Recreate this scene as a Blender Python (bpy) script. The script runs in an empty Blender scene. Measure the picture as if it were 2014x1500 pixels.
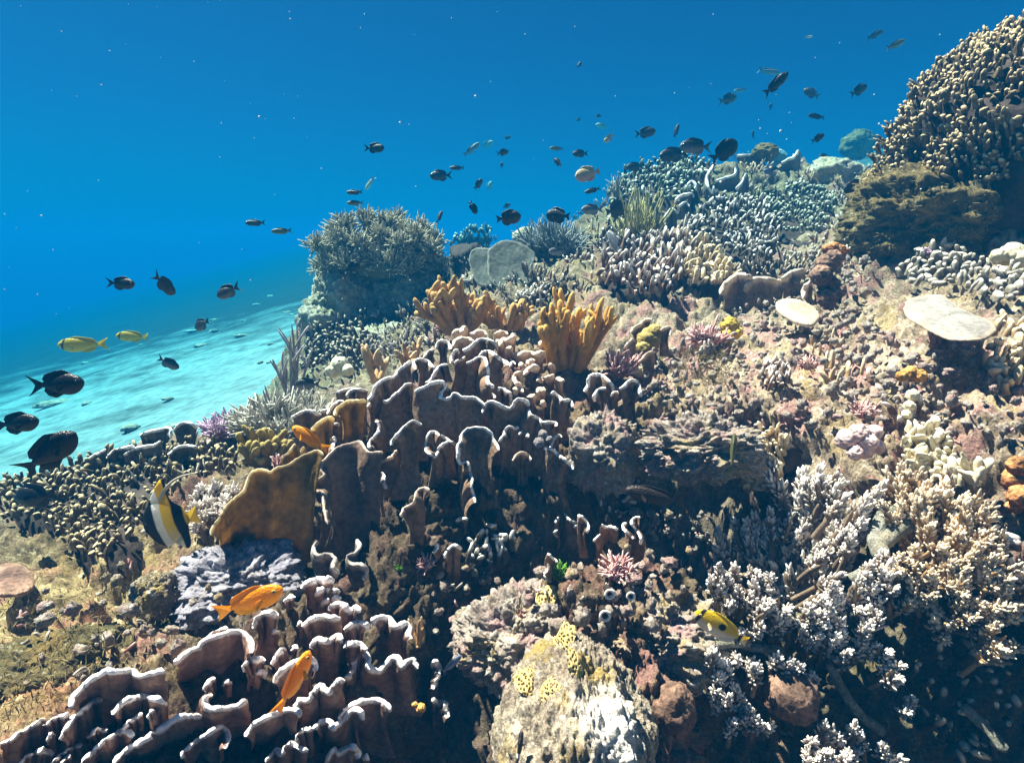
import bpy, math, random
import numpy as np
from mathutils import Vector, Matrix
from mathutils.bvhtree import BVHTree

random.seed(7)
RNG = np.random.default_rng(7)
sc = bpy.context.scene
COL = sc.collection

# ------------------------------------------------------------------ camera, world, sun, exposure
PITCH = math.radians(12.0)
FPX, CX, CY = 1200.0, 1007.0, 750.0            # focal length and centre in the 2014 x 1500 frame
cam_d = bpy.data.cameras.new('camera')
cam_d.sensor_width = 36.0
cam_d.lens = 36.0 * FPX / 2014.0
cam_d.clip_start = 0.02
cam_d.clip_end = 500.0
cam = bpy.data.objects.new('camera', cam_d)
COL.objects.link(cam)
cam.rotation_euler = (math.pi / 2 - PITCH, 0, 0)
sc.camera = cam

SUN_EL, SUN_AZ = math.radians(62.0), math.radians(-58.0)   # azimuth from +Y (ahead of the camera), negative = to the left
world = bpy.data.worlds.new("World")
sc.world = world
world.use_nodes = True
wn = world.node_tree
bg = wn.nodes['Background']
sky = wn.nodes.new('ShaderNodeTexSky')
sky.sky_type = 'NISHITA'
sky.sun_disc = False
sky.sun_elevation = SUN_EL
sky.sun_rotation = SUN_AZ
under = wn.nodes.new('ShaderNodeMix')          # the sky's light as it arrives through the water
under.data_type = 'RGBA'; under.blend_type = 'MULTIPLY'
under.inputs[0].default_value = 1.0
under.inputs[7].default_value = (.018, .100, .178, 1)
wn.links.new(sky.outputs[0], under.inputs[6])
wn.links.new(under.outputs[2], bg.inputs[0])
bg.inputs[1].default_value = 0.05

sun_d = bpy.data.lights.new('sun', 'SUN')
sun_d.energy = 5.0
sun_d.angle = math.radians(0.5)
sun_d.color = (1.0, 0.53, 0.435)
sun = bpy.data.objects.new('sun', sun_d)
COL.objects.link(sun)
to_sun = Vector((math.sin(SUN_AZ) * math.cos(SUN_EL), math.cos(SUN_AZ) * math.cos(SUN_EL), math.sin(SUN_EL)))
sun.rotation_euler = to_sun.to_track_quat('Z', 'Y').to_euler()

sc.view_settings.view_transform = 'Standard'
sc.view_settings.look = 'None'
sc.view_settings.gamma = 1.0
sc.view_settings.exposure = 2.92
sc.cycles.use_denoising = True
sc.cycles.max_bounces = 5
sc.cycles.diffuse_bounces = 3
sc.cycles.glossy_bounces = 2
sc.cycles.transmission_bounces = 2
sc.cycles.volume_bounces = 0
sc.cycles.sample_clamp_indirect = 4.0

# ------------------------------------------------------------------ pixel <-> space
RIGHT = np.array([1.0, 0, 0])
FWD = np.array([0, math.cos(PITCH), -math.sin(PITCH)])
UP = np.array([0, math.sin(PITCH), math.cos(PITCH)])


def at(u, v, d):
    u, v, d = np.broadcast_arrays(np.asarray(u, float), np.asarray(v, float), np.asarray(d, float))
    return ((u - CX) / FPX * d)[..., None] * RIGHT - ((v - CY) / FPX * d)[..., None] * UP + d[..., None] * FWD


# ------------------------------------------------------------------ noise
_perm = np.random.default_rng(3).permutation(256)
_perm = np.concatenate([_perm, _perm, _perm])
_g = np.random.default_rng(4).normal(size=(256, 3))
_g /= np.linalg.norm(_g, axis=1)[:, None]


def noise(P):
    P = np.asarray(P, float)
    i = np.floor(P).astype(int)
    f = P - i
    i &= 255
    w = f * f * f * (f * (f * 6 - 15) + 10)
    out = 0
    for dx in (0, 1):
        for dy in (0, 1):
            for dz in (0, 1):
                h = _perm[_perm[_perm[i[..., 0] + dx] + i[..., 1] + dy] + i[..., 2] + dz]
                g = _g[h]
                dot = g[..., 0] * (f[..., 0] - dx) + g[..., 1] * (f[..., 1] - dy) + g[..., 2] * (f[..., 2] - dz)
                wx = w[..., 0] if dx else 1 - w[..., 0]
                wy = w[..., 1] if dy else 1 - w[..., 1]
                wz = w[..., 2] if dz else 1 - w[..., 2]
                out = out + dot * wx * wy * wz
    return out


def fbm(P, o=3):
    s, a, r = 1.0, 1.0, 0
    for k in range(o):
        r = r + a * noise(np.asarray(P) * s + 17.3 * k)
        s *= 2.1
        a *= 0.5
    return r


# ------------------------------------------------------------------ mesh helpers
class MB:
    def __init__(self):
        self.V, self.Q, self.A, self.n = [], [], [], 0

    def grid(self, G, closed=False, A=None, T=None):
        """G: (..., rows, cols, 3) grids of points -> quads; closed joins the last column to the first"""
        G = np.asarray(G, float)
        if G.ndim == 3:
            G = G[None]
        m, r, c, _ = G.shape
        idx = np.arange(m * r * c).reshape(m, r, c)
        nx = np.roll(idx, -1, 2) if closed else idx[:, :, 1:]
        a = idx if closed else idx[:, :, :-1]
        q = np.stack([a[:, :-1], nx[:, :-1], nx[:, 1:], a[:, 1:]], -1).reshape(-1, 4)
        self.V.append(G.reshape(-1, 3))
        self.Q.append(q + self.n)
        if A is None:
            A = np.zeros((m, r, c))
        self.A.append(np.broadcast_to(A, (m, r, c)).ravel())
        self.n += m * r * c
        return self

    def build(self, name, mat, root=None, smooth=True):
        if not self.V:
            return None
        return mesh_obj(name, np.concatenate(self.V), np.concatenate(self.Q), np.concatenate(self.A), mat, root, smooth)


def mesh_obj(name, V, Q, A, mat, root=None, smooth=True):
    me = bpy.data.meshes.new(name)
    off = np.array(root.location) if root is not None else np.zeros(3)
    V = np.asarray(V, float) - off
    k = Q.shape[1]
    me.vertices.add(len(V))
    me.vertices.foreach_set('co', V.ravel())
    me.loops.add(Q.size)
    me.loops.foreach_set('vertex_index', Q.ravel().astype(np.int32))
    me.polygons.add(len(Q))
    me.polygons.foreach_set('loop_start', np.arange(0, Q.size, k, dtype=np.int32))
    me.update(calc_edges=True)
    if smooth:
        me.polygons.foreach_set('use_smooth', np.ones(len(Q), dtype=bool))
    at_ = me.attributes.new('t', 'FLOAT', 'POINT')
    at_.data.foreach_set('value', np.asarray(A, np.float32))
    for m in (mat if isinstance(mat, (list, tuple)) else [mat]):
        me.materials.append(m)
    o = bpy.data.objects.new(name, me)
    COL.objects.link(o)
    if root is not None:
        o.parent = root
    return o


def thing(name, loc, label, cat, group=None):
    o = bpy.data.objects.new(name, None)
    o.empty_display_size = 0.05
    o.location = tuple(float(c) for c in np.asarray(loc).ravel())
    COL.objects.link(o)
    return tag(o, label, cat, group)


def tag(o, label=None, cat=None, group=None, kind=None):
    if label: o['label'] = label
    if cat: o['category'] = cat
    if group: o['group'] = group
    if kind: o['kind'] = kind
    return o


def unit(a):
    a = np.asarray(a, float)
    return a / (np.linalg.norm(a, axis=-1, keepdims=True) + 1e-12)


FT = np.array([0, .3, .6, .8, .92, .98, 1.0])
FR = np.array([1.05, .97, .95, .88, .66, .36, .03])


def fingers(P, D, L, R, seg=7, bend=None, tt=FT, rr=FR, wob=0.0, flat=None):
    """rounded, tapering fingers; returns points (m, rings, seg, 3) and tip value (m, rings, seg)"""
    P = np.atleast_2d(P); D = unit(np.atleast_2d(D)); m = len(P)
    L = np.broadcast_to(L, (m,)); R = np.broadcast_to(R, (m,))
    if bend is None: bend = np.zeros((m, 3))
    bend = np.broadcast_to(bend, (m, 3))
    ref = np.where(np.abs(D[:, 2:3]) > .85, np.array([1.0, 0, 0]), np.array([0, 0, 1.0]))
    X = unit(np.cross(D, ref)); Y = np.cross(D, X)
    a = np.arange(seg) / seg * 2 * np.pi
    cen = P[:, None] + D[:, None] * (L[:, None] * tt)[..., None] + bend[:, None] * (L[:, None] * tt ** 2)[..., None]
    if flat is not None: X = X * np.asarray(flat)[:, None]
    ring = X[:, None, None] * np.cos(a)[None, None, :, None] + Y[:, None, None] * np.sin(a)[None, None, :, None]
    G = cen[:, :, None] + ring * (R[:, None] * rr)[:, :, None, None]
    if wob:
        G = G + ring * (noise(G / (R.mean() * 2.5)) * R.mean() * wob)[..., None]
    return G, np.broadcast_to(tt[None, :, None], (m, len(tt), seg))


def tube(pts, rad, seg=8, cap=True):
    """one swept tube with rounded ends -> (rings, seg, 3), t along it"""
    pts = np.asarray(pts, float); n = len(pts)
    rad = np.broadcast_to(rad, (n,)).astype(float)
    T = unit(np.gradient(pts, axis=0))
    X = unit(np.cross(T[0], [0.31, 0.52, 0.8])); fr = []
    for k in range(n):
        X = unit(X - T[k] * np.dot(X, T[k]))
        fr.append(X)
    fr = np.array(fr); Y = np.cross(T, fr)
    a = np.arange(seg) / seg * 2 * np.pi
    t = np.linspace(0, 1, n)
    if cap:
        r0, r1 = rad[0], rad[-1]
        pts = np.concatenate([[pts[0] - T[0] * r0 * .95, pts[0] - T[0] * r0 * .6], pts, [pts[-1] + T[-1] * r1 * .6, pts[-1] + T[-1] * r1 * .92, pts[-1] + T[-1] * r1]])
        fr = np.concatenate([fr[:1], fr[:1], fr, fr[-1:], fr[-1:], fr[-1:]]); Y = np.concatenate([Y[:1], Y[:1], Y, Y[-1:], Y[-1:], Y[-1:]])
        rad = np.concatenate([[r0 * .1, r0 * .8], rad, [r1 * .8, r1 * .4, r1 * .03]])
        t = np.concatenate([[0, 0], t, [1, 1, 1]])
    G = pts[:, None] + (fr[:, None] * np.cos(a)[None, :, None] + Y[:, None] * np.sin(a)[None, :, None]) * rad[:, None, None]
    return G, np.broadcast_to(t[:, None], G.shape[:2])


def smooth_path(p, n):
    """Catmull-Rom through p (k, dims), n samples by arc length"""
    p = np.asarray(p, float)
    q = np.concatenate([[2 * p[0] - p[1]], p, [2 * p[-1] - p[-2]]])
    out = []
    for i in range(1, len(q) - 2):
        t = np.linspace(0, 1, 14, endpoint=False)[:, None]
        a, b, c, d = q[i - 1], q[i], q[i + 1], q[i + 2]
        out.append(.5 * (2 * b + (c - a) * t + (2 * a - 5 * b + 4 * c - d) * t ** 2 + (3 * b - a - 3 * c + d) * t ** 3))
    out = np.concatenate(out + [p[-1:]])
    s = np.concatenate([[0], np.cumsum(np.linalg.norm(np.diff(out, axis=0), axis=1))])
    si = np.linspace(0, s[-1], n)
    return np.stack([np.interp(si, s, out[:, k]) for k in range(out.shape[1])], 1), s[-1]


# ------------------------------------------------------------------ materials
def new_mat(name, rough=.75):
    m = bpy.data.materials.new(name)
    m.use_nodes = True
    nt = m.node_tree
    b = nt.nodes['Principled BSDF']
    b.inputs['Roughness'].default_value = rough
    b.inputs['Specular IOR Level'].default_value = .15
    return m, nt, b


def N(nt, kind, **kw):
    n = nt.nodes.new(kind)
    for k, v in kw.items():
        if k.startswith('i_'):
            key = k[2:].replace('_', ' ')
            n.inputs[key].default_value = v
        else:
            setattr(n, k, v)
    return n


def ramp(nt, fac, stops):
    r = nt.nodes.new('ShaderNodeValToRGB')
    e = r.color_ramp.elements
    while len(e) < len(stops): e.new(.5)
    for k, (p, c) in enumerate(stops):
        e[k].position = p
        e[k].color = (*c, 1) if len(c) == 3 else c
    nt.links.new(fac, r.inputs[0])
    return r.outputs[0]


def mixc(nt, fac, a, b, mode='MIX'):
    m = nt.nodes.new('ShaderNodeMix')
    m.data_type = 'RGBA'
    m.blend_type = mode
    for s, x in ((m.inputs[0], fac), (m.inputs[6], a), (m.inputs[7], b)):
        if hasattr(x, 'links'): nt.links.new(x, s)
        elif isinstance(x, (int, float)): s.default_value = x
        else: s.default_value = (*x, 1)
    return m.outputs[2]


def coral_mat(name, base, tip, t0=.55, t1=.95, var=.35, scale=60., bump=.4, transl=0., rough=.8, spots=None):
    m, nt, b = new_mat(name, rough)
    tc = N(nt, 'ShaderNodeTexCoord')
    attr = N(nt, 'ShaderNodeAttribute', attribute_name='t')
    nz = N(nt, 'ShaderNodeTexNoise', i_Scale=scale, i_Detail=4.0)
    nz2 = N(nt, 'ShaderNodeTexNoise', i_Scale=scale * .18, i_Detail=3.0)
    for z in (nz, nz2): nt.links.new(tc.outputs['Object'], z.inputs['Vector'])
    add = N(nt, 'ShaderNodeMath', operation='MULTIPLY_ADD')
    nt.links.new(nz2.outputs[0], add.inputs[0]); add.inputs[1].default_value = .30
    sub = N(nt, 'ShaderNodeMath', operation='ADD'); sub.inputs[1].default_value = -.11
    nt.links.new(attr.outputs['Fac'], add.inputs[2]); nt.links.new(add.outputs[0], sub.inputs[0])
    col = ramp(nt, sub.outputs[0], [(0, base), (t0, base), (t1, tip), (1, tip)])
    lo = tuple(1 - var for _ in range(3)); hi = tuple(1 + var * .6 for _ in range(3))
    col = mixc(nt, 1.0, col, ramp(nt, nz.outputs[0], [(.3, lo), (.7, hi)]), 'MULTIPLY')
    col = mixc(nt, 1.0, col, ramp(nt, nz2.outputs[0], [(.3, lo), (.65, hi)]), 'MULTIPLY')
    if spots:
        v = N(nt, 'ShaderNodeTexVoronoi', i_Scale=spots[1]); nt.links.new(tc.outputs['Object'], v.inputs['Vector'])
        col = mixc(nt, ramp(nt, v.outputs['Distance'], [(.24, (1, 1, 1)), (.42, (0, 0, 0))]), col, spots[0])
    nt.links.new(col, b.inputs['Base Color'])
    bp = N(nt, 'ShaderNodeBump', i_Strength=bump, i_Distance=.004)
    nt.links.new(nz.outputs[0], bp.inputs['Height']); nt.links.new(bp.outputs[0], b.inputs['Normal'])
    if transl:
        tr = N(nt, 'ShaderNodeBsdfTranslucent'); nt.links.new(col, tr.inputs[0])
        mx = N(nt, 'ShaderNodeMixShader', i_Fac=transl)
        nt.links.new(b.outputs[0], mx.inputs[1]); nt.links.new(tr.outputs[0], mx.inputs[2])
        nt.links.new(mx.outputs[0], nt.nodes['Material Output'].inputs[0])
    return m


def rock_mat(name, cols, scale=9., bump=1., extra=None, tint=False):
    """mottled reef rock: several growths mixed by noises of different sizes"""
    m, nt, b = new_mat(name, .9)
    tc = N(nt, 'ShaderNodeTexCoord')
    def nz(s, d=5., off=0., r=.6):
        mp = N(nt, 'ShaderNodeMapping'); mp.inputs['Location'].default_value = (off, off * 1.7, -off)
        nt.links.new(tc.outputs['Object'], mp.inputs[0])
        z = N(nt, 'ShaderNodeTexNoise', i_Scale=s, i_Detail=d, i_Roughness=r); nt.links.new(mp.outputs[0], z.inputs['Vector'])
        return z.outputs[0]
    a = nz(scale * 2.2, 8., 0, .72)
    col = ramp(nt, a, [(.28, cols[0]), (.42, cols[1]), (.55, cols[2]), (.68, cols[3])])
    col = mixc(nt, ramp(nt, nz(scale * 1.1, 6., 5.1, .65), [(.5, (0, 0, 0)), (.6, (1, 1, 1))]), col, cols[4])
    col = mixc(nt, ramp(nt, nz(scale * .8, 6., 9.7, .7), [(.54, (0, 0, 0)), (.64, (1, 1, 1))]), col, cols[5])
    col = mixc(nt, ramp(nt, nz(scale * 4.3, 6., 2.7, .7), [(.58, (0, 0, 0)), (.66, (1, 1, 1))]), col, cols[6])
    fine = nz(scale * 16, 4., 1.1, .7)
    col = mixc(nt, 1.0, col, ramp(nt, fine, [(.3, (.45, .45, .45)), (.5, (1, 1, 1)), (.7, (1.4, 1.35, 1.3))]), 'MULTIPLY')
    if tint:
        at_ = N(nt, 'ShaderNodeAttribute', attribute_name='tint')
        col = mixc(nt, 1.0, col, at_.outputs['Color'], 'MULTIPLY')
    nt.links.new(col, b.inputs['Base Color'])
    mid = nz(scale * 5, 6., 3.3, .7)
    bp1 = N(nt, 'ShaderNodeBump', i_Strength=.8 * bump, i_Distance=.02); nt.links.new(mid, bp1.inputs['Height'])
    bp2 = N(nt, 'ShaderNodeBump', i_Strength=.7 * bump, i_Distance=.006); nt.links.new(fine, bp2.inputs['Height'])
    nt.links.new(bp1.outputs[0], bp2.inputs['Normal']); nt.links.new(bp2.outputs[0], b.inputs['Normal'])
    return m


M = {}
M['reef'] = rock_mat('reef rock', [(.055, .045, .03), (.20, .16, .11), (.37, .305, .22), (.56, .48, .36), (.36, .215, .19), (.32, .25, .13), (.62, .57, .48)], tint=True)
M['boulder'] = rock_mat('bare limestone', [(.09, .07, .05), (.24, .20, .15), (.42, .37, .28), (.62, .57, .47), (.40, .31, .11), (.22, .17, .13), (.64, .60, .52)], scale=9., bump=1.4)
M['algae_rock'] = rock_mat('turf covered rock', [(.025, .02, .01), (.08, .065, .03), (.16, .125, .05), (.30, .24, .10), (.10, .09, .04), (.24, .17, .06), (.34, .31, .20)], scale=11.)
M['greenrock'] = rock_mat('distant mossy rock', [(.08, .08, .06), (.22, .23, .18), (.38, .38, .30), (.55, .54, .45), (.30, .30, .18), (.34, .28, .22), (.6, .6, .5)], scale=6.)
M['bluerock'] = rock_mat('grey lilac rock', [(.10, .09, .10), (.22, .21, .24), (.36, .35, .40), (.52, .52, .58), (.28, .27, .33), (.26, .23, .22), (.6, .6, .66)], scale=10.)
M['plate'] = coral_mat('brown plate with pale margin', (.25, .16, .105), (.86, .82, .79), .80, .93, .4, 90., 1., .06)
M['plate_low'] = coral_mat('dark brown plate with pale margin', (.26, .155, .115), (.86, .81, .80), .76, .95, .35, 90., .9, .06)
M['plate_yel'] = coral_mat('yellow brown plate', (.34, .22, .07), (.80, .68, .44), .70, .99, .35, 70., .8, .5)
M['plate_tan'] = coral_mat('tan plate', (.26, .18, .13), (.66, .54, .45), .72, .99, .35, 80., .8, .3)
M['plate_rose'] = coral_mat('rosy stubby ridge', (.30, .15, .085), (.74, .58, .45), .45, .95, .3, 90., .4, .05)
M['plate_blue'] = coral_mat('greyish plate', (.13, .12, .11), (.80, .80, .80), .82, .95, .35, 80., .7)
M['finger_brown'] = coral_mat('brown finger, cream tip', (.11, .078, .036), (.62, .51, .30), .76, 1.0, .3, 120., .4)
M['finger_dark'] = coral_mat('dark finger, cream tip', (.06, .045, .032), (.64, .54, .40), .72, 1.0, .3, 120., .4)
M['finger_far'] = coral_mat('olive finger, pale tip', (.06, .07, .045), (.52, .56, .44), .6, 1.0, .3, 120., .4)  # green of distant water put into the coral's own colour
M['finger_rose'] = coral_mat('rosy finger, white tip', (.17, .095, .06), (.84, .74, .66), .55, .97, .3, 120., .4)
M['finger_white'] = coral_mat('brown finger, white tip', (.085, .07, .05), (.84, .81, .75), .66, .98, .3, 120., .4)
M['finger_yel'] = coral_mat('sandy finger', (.36, .24, .12), (.78, .64, .42), .3, .9, .3, 120., .4)
M['finger_grey'] = coral_mat('tan knob', (.20, .175, .135), (.62, .57, .48), .5, 1., .35, 120., .5)
M['base_dark'] = coral_mat('dark colony base', (.035, .026, .02), (.07, .05, .04), .4, 1., .5, 60., 1.)  # near black, putting the shade between fingers into the colour
M['acro'] = coral_mat('brown branch with lilac white nubs', (.17, .12, .08), (.86, .80, .74), .42, .95, .3, 150., .4)
M['acro_warm'] = coral_mat('ochre branch with cream nubs', (.30, .19, .09), (.84, .72, .55), .45, .95, .3, 150., .4)
M['deadbranch'] = rock_mat('dead branch', [(.08, .08, .06), (.18, .18, .15), (.30, .30, .26), (.42, .42, .38), (.2, .21, .13), (.3, .27, .2), (.5, .5, .45)], scale=14.)
M['orange_soft'] = coral_mat('orange leather finger', (.50, .26, .055), (.70, .44, .12), .5, .95, .22, 160., .5, .15)
M['orange_dim'] = coral_mat('brown leather finger', (.40, .22, .07), (.58, .36, .13), .5, .95, .25, 160., .5, .1)
M['olive_soft'] = coral_mat('olive leather finger', (.24, .17, .05), (.44, .34, .11), .5, .95, .25, 160., .5, .1)
M['tan_branch'] = coral_mat('tan antler', (.46, .28, .13), (.66, .47, .28), .5, .95, .25, 160., .5)
M['softgrey'] = coral_mat('grey feathery lobe', (.22, .20, .13), (.70, .64, .47), .15, .95, .35, 120., .3, .12)
M['stag'] = coral_mat('grey staghorn', (.24, .23, .19), (.62, .58, .50), .4, .95, .3, 100., .4)
M['whip'] = coral_mat('mauve whip', (.26, .21, .22), (.54, .46, .48), .4, .95, .3, 100., .4)
M['bluebush'] = coral_mat('slate bush', (.11, .13, .13), (.34, .38, .38), .4, .95, .3, 100., .4)
M['yelbush'] = coral_mat('ochre bush', (.26, .24, .10), (.52, .50, .24), .4, .95, .3, 100., .4)
M['pink'] = coral_mat('pink coralline', (.30, .13, .12), (.74, .50, .47), .3, .9, .3, 120., .4)
M['purple'] = coral_mat('lilac coralline', (.22, .12, .18), (.66, .48, .62), .3, .9, .3, 120., .4)
M['green'] = coral_mat('green seaweed', (.05, .12, .012), (.12, .28, .03), .2, .9, .3, 120., .4)
M['turf'] = coral_mat('brown turf', (.15, .115, .045), (.36, .29, .13), .2, .9, .35, 120., .4)
M['rubble'] = rock_mat('coral rubble', [(.10, .08, .07), (.26, .21, .18), (.42, .37, .31), (.60, .55, .48), (.40, .27, .25), (.38, .30, .16), (.66, .64, .60)], scale=14.)
M['platewhite'] = coral_mat('pale grey plate', (.24, .225, .205), (.36, .28, .21), .86, 1., .28, 80., .9)
M['plategreen'] = coral_mat('grey green plate', (.15, .17, .145), (.28, .29, .24), .9, 1., .35, 60., .5, .1)
M['mushroom'] = coral_mat('cream mushroom coral', (.42, .30, .21), (.60, .48, .36), .5, 1., .15, 60., .3)
M['sponge_brown'] = coral_mat('brown sponge', (.13, .075, .055), (.26, .16, .11), .5, 1., .6, 110., 1.2)
M['sponge_orange'] = coral_mat('orange sponge', (.46, .22, .05), (.62, .36, .10), .4, 1., .6, 120., 1.4)
M['sponge_yellow'] = coral_mat('yellow sponge', (.52, .33, .03), (.70, .50, .08), .4, 1., .6, 120., 1.4)
M['sponge_red'] = coral_mat('reddish crust', (.34, .13, .05), (.50, .26, .10), .4, 1., .65, 120., 1.4)
M['lobe_pink'] = coral_mat('pink lobe', (.56, .38, .36), (.74, .58, .55), .5, 1., .3, 140., .9)
M['lobe_cream'] = coral_mat('cream knob', (.52, .45, .30), (.70, .63, .46), .4, 1., .25, 60., .5)
M['brain'] = coral_mat('yellow honeycomb coral', (.07, .045, .02), (.52, .41, .16), .2, .75, .2, 90., .5)
M['clam'] = coral_mat('mottled mantle', (.07, .06, .055), (.40, .36, .32), .55, .95, .5, 90., .4)
M['shell'] = coral_mat('pale shell', (.60, .58, .52), (.72, .70, .64), .4, 1., .2, 60., .3)
M['snow'] = coral_mat('drifting speck', (.75, .78, .78), (.8, .8, .8), .4, 1., .1, 60., .0)


def sand_mat():
    m, nt, b = new_mat('pale coral sand', .95)
    tc = N(nt, 'ShaderNodeTexCoord')
    mp = N(nt, 'ShaderNodeMapping'); mp.inputs['Scale'].default_value = (.75, 1.35, 1.); mp.inputs['Rotation'].default_value = (0, 0, .25)
    nt.links.new(tc.outputs['Object'], mp.inputs[0])
    z = N(nt, 'ShaderNodeTexNoise', i_Scale=1.9, i_Detail=8., i_Roughness=.66); nt.links.new(mp.outputs[0], z.inputs['Vector'])
    z2 = N(nt, 'ShaderNodeTexNoise', i_Scale=14., i_Detail=4.); nt.links.new(tc.outputs['Object'], z2.inputs['Vector'])
    col = ramp(nt, z.outputs[0], [(.32, (.05, .08, .08)), (.43, (.115, .165, .17)), (.53, (.17, .245, .255)), (.7, (.21, .30, .31))])
    col = mixc(nt, 1., col, ramp(nt, z2.outputs[0], [(.3, (.7, .7, .7)), (.6, (1.05, 1.05, 1.05))]), 'MULTIPLY')
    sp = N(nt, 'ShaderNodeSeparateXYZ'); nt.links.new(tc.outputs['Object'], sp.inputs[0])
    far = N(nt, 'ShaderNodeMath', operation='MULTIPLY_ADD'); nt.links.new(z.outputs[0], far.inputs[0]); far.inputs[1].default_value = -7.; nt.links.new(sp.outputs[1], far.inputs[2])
    far_fade = N(nt, 'ShaderNodeMapRange', i_From_Min=2.4, i_From_Max=5.8); nt.links.new(far.outputs[0], far_fade.inputs[0])
    col = mixc(nt, far_fade.outputs[0], col, (.02, .03, .03))                  # bed darkened with distance, painting its fade into the water
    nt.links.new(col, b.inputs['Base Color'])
    bp = N(nt, 'ShaderNodeBump', i_Strength=.6, i_Distance=.05); nt.links.new(z2.outputs[0], bp.inputs['Height']); nt.links.new(bp.outputs[0], b.inputs['Normal'])
    return m


M['sand'] = sand_mat()

# ------------------------------------------------------------------ the terrain: sand plain and reef slope
def sand_z(x, y):
    z = -1.7 + .25 * (x + 7.5) + .12 * (y - 10)
    a = x / np.maximum(y, .5)
    sm = lambda lo, hi, q: np.clip((q - lo) / (hi - lo), 0, 1) ** 2 * (3 - 2 * np.clip((q - lo) / (hi - lo), 0, 1))
    f = sm(-.29, -.17, a) * (1 - sm(.34, .46, a))
    z = z - f * .4 * np.maximum(0, y - 4.5)                                  # the bed falls away behind the ridge
    z = z - sm(.3, .45, a) * .25 * np.maximum(0, y - 9.5)
    return z - .9 * sm(-1.3, -.3, x) * (1 - sm(3.6, 4.8, y))                 # and lies deeper under the reef itself


CTRL = [  # photo column, photo row, distance: where the reef's surface was judged to lie
 (0,1500,.74),(400,1500,.80),(700,1500,.86),(1000,1500,.92),(1200,1500,.92),(1600,1500,.95),(2014,1500,.85),
 (0,1300,.96),(0,1150,1.25),(0,1010,1.6),(0,945,1.9),(150,1250,1.0),(200,1100,1.25),(200,980,1.55),(220,905,1.9),(380,840,2.0),
 (300,1000,1.45),(330,1180,1.12),(450,1130,1.15),(480,1010,1.35),(560,1000,1.38),(420,960,1.5),(510,900,1.7),(440,870,1.9),
 (600,1120,1.2),(800,1100,1.22),(1000,1080,1.25),(980,690,1.86),(880,740,1.76),(900,850,1.56),(700,850,1.62),(620,870,1.6),(1080,720,1.82),(1130,860,1.55),
 (760,960,1.4),(1000,950,1.4),(1180,860,1.5),(1220,930,1.42),(850,1200,1.12),(700,1200,1.1),(560,1260,1.0),
 (560,790,2.5),(470,850,2.3),(660,700,2.9),(610,640,3.3),(640,560,3.5),(740,610,3.4),(800,560,3.4),(860,560,3.3),(770,690,2.6),(840,700,2.35),
 (900,640,2.3),(1020,620,2.3),(1110,690,2.05),(960,540,2.9),(880,500,3.5),(1080,500,3.3),(1180,420,3.8),(1240,350,4.3),(1330,320,4.3),(1420,320,4.1),(1540,320,4.3),
 (1500,370,3.6),(1640,350,4.6),(1400,480,2.9),(1300,430,3.4),(1250,540,2.5),(1380,540,2.5),(1500,440,3.2),(1620,460,3.0),(1620,400,3.6),
 (1500,600,2.3),(1300,660,2.05),(1200,690,1.95),(1300,760,1.75),(1500,760,1.6),(1700,760,1.45),(1900,760,1.3),(1840,660,1.55),(1990,660,1.45),(1700,560,2.1),(1620,600,2.0),(1950,540,1.75),(1830,520,1.95),
 (1800,420,2.2),(1980,420,1.95),(1720,430,2.5),(2014,300,2.1),(1850,330,2.4),
 (1300,860,1.5),(1450,850,1.42),(1300,1060,1.2),(1400,1130,1.12),(1250,1180,1.02),(1100,1230,1.02),(1000,1300,.98),(1600,900,1.32),(1560,1020,1.22),(1620,1150,1.1),(1700,1300,.98),(1950,1150,1.05),(2014,900,1.1),(1850,950,1.2),(1900,1400,.95),(1400,1350,.95),
]
_c = np.array(CTRL, float)
CP = at(_c[:, 0], _c[:, 1], _c[:, 2])
extra = [(-2.3, 2.3), (-1.75, 3.0), (-1.65, 3.9), (-.8, 4.8), (0, 5.4), (1.3, 6.2), (2.6, 6.4), (3.6, 5.6), (-3.0, 1.2), (-3.4, .3), (-1.9, 2.5), (-3, -.8), (-1.3, 4.4), (4.6, 5.0)]
EX = np.array([(x, y, float(sand_z(x, y)) - .3) for x, y in extra] + [(2.6, 1.2, .1), (3.2, 2.4, .5), (2.2, .3, -.2), (0, -.3, -.7), (1.5, -.6, -.5), (-1.2, -.3, -.75), (4.0, 3.6, .6), (0, .35, -.7), (.6, .35, -.68), (-.6, .35, -.7)])
CP = np.concatenate([CP, EX])


def solve_rbf(P, c=.10, lam=.015):
    n = len(P)
    r = np.sqrt(((P[:, None, :2] - P[None, :, :2]) ** 2).sum(-1) + c * c)
    A = np.zeros((n + 3, n + 3))
    A[:n, :n] = -r + lam * -np.eye(n) * -1
    A[:n, :n] = r - lam * np.eye(n)
    A[:n, n] = A[n, :n] = 1
    A[:n, n + 1:] = P[:, :2]
    A[n + 1:, :n] = P[:, :2].T
    return np.linalg.solve(A, np.concatenate([P[:, 2], [0, 0, 0]])), c


_W, _cc = solve_rbf(CP)
HOLES = [(1360,960,1.42,.18,.5),(1480,1010,1.34,.16,.5),(1290,930,1.45,.12,.3),(900,1280,1.05,.10,.26),(1960,1400,.95,.14,.30),(1980,740,1.35,.10,.25),(1250,985,1.4,.10,.2),
         (1000,1030,1.3,.12,.16),(600,1060,1.24,.08,.12),(1700,1250,1.02,.10,.2),(1150,1000,1.33,.10,.15),(1440,490,2.9,.10,.1),(1290,880,1.52,.09,.15),(1480,1340,.98,.10,.18),(840,1400,.93,.08,.16)]
_hp = [(at(u, v, d), r, dep) for u, v, d, r, dep in HOLES]


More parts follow.
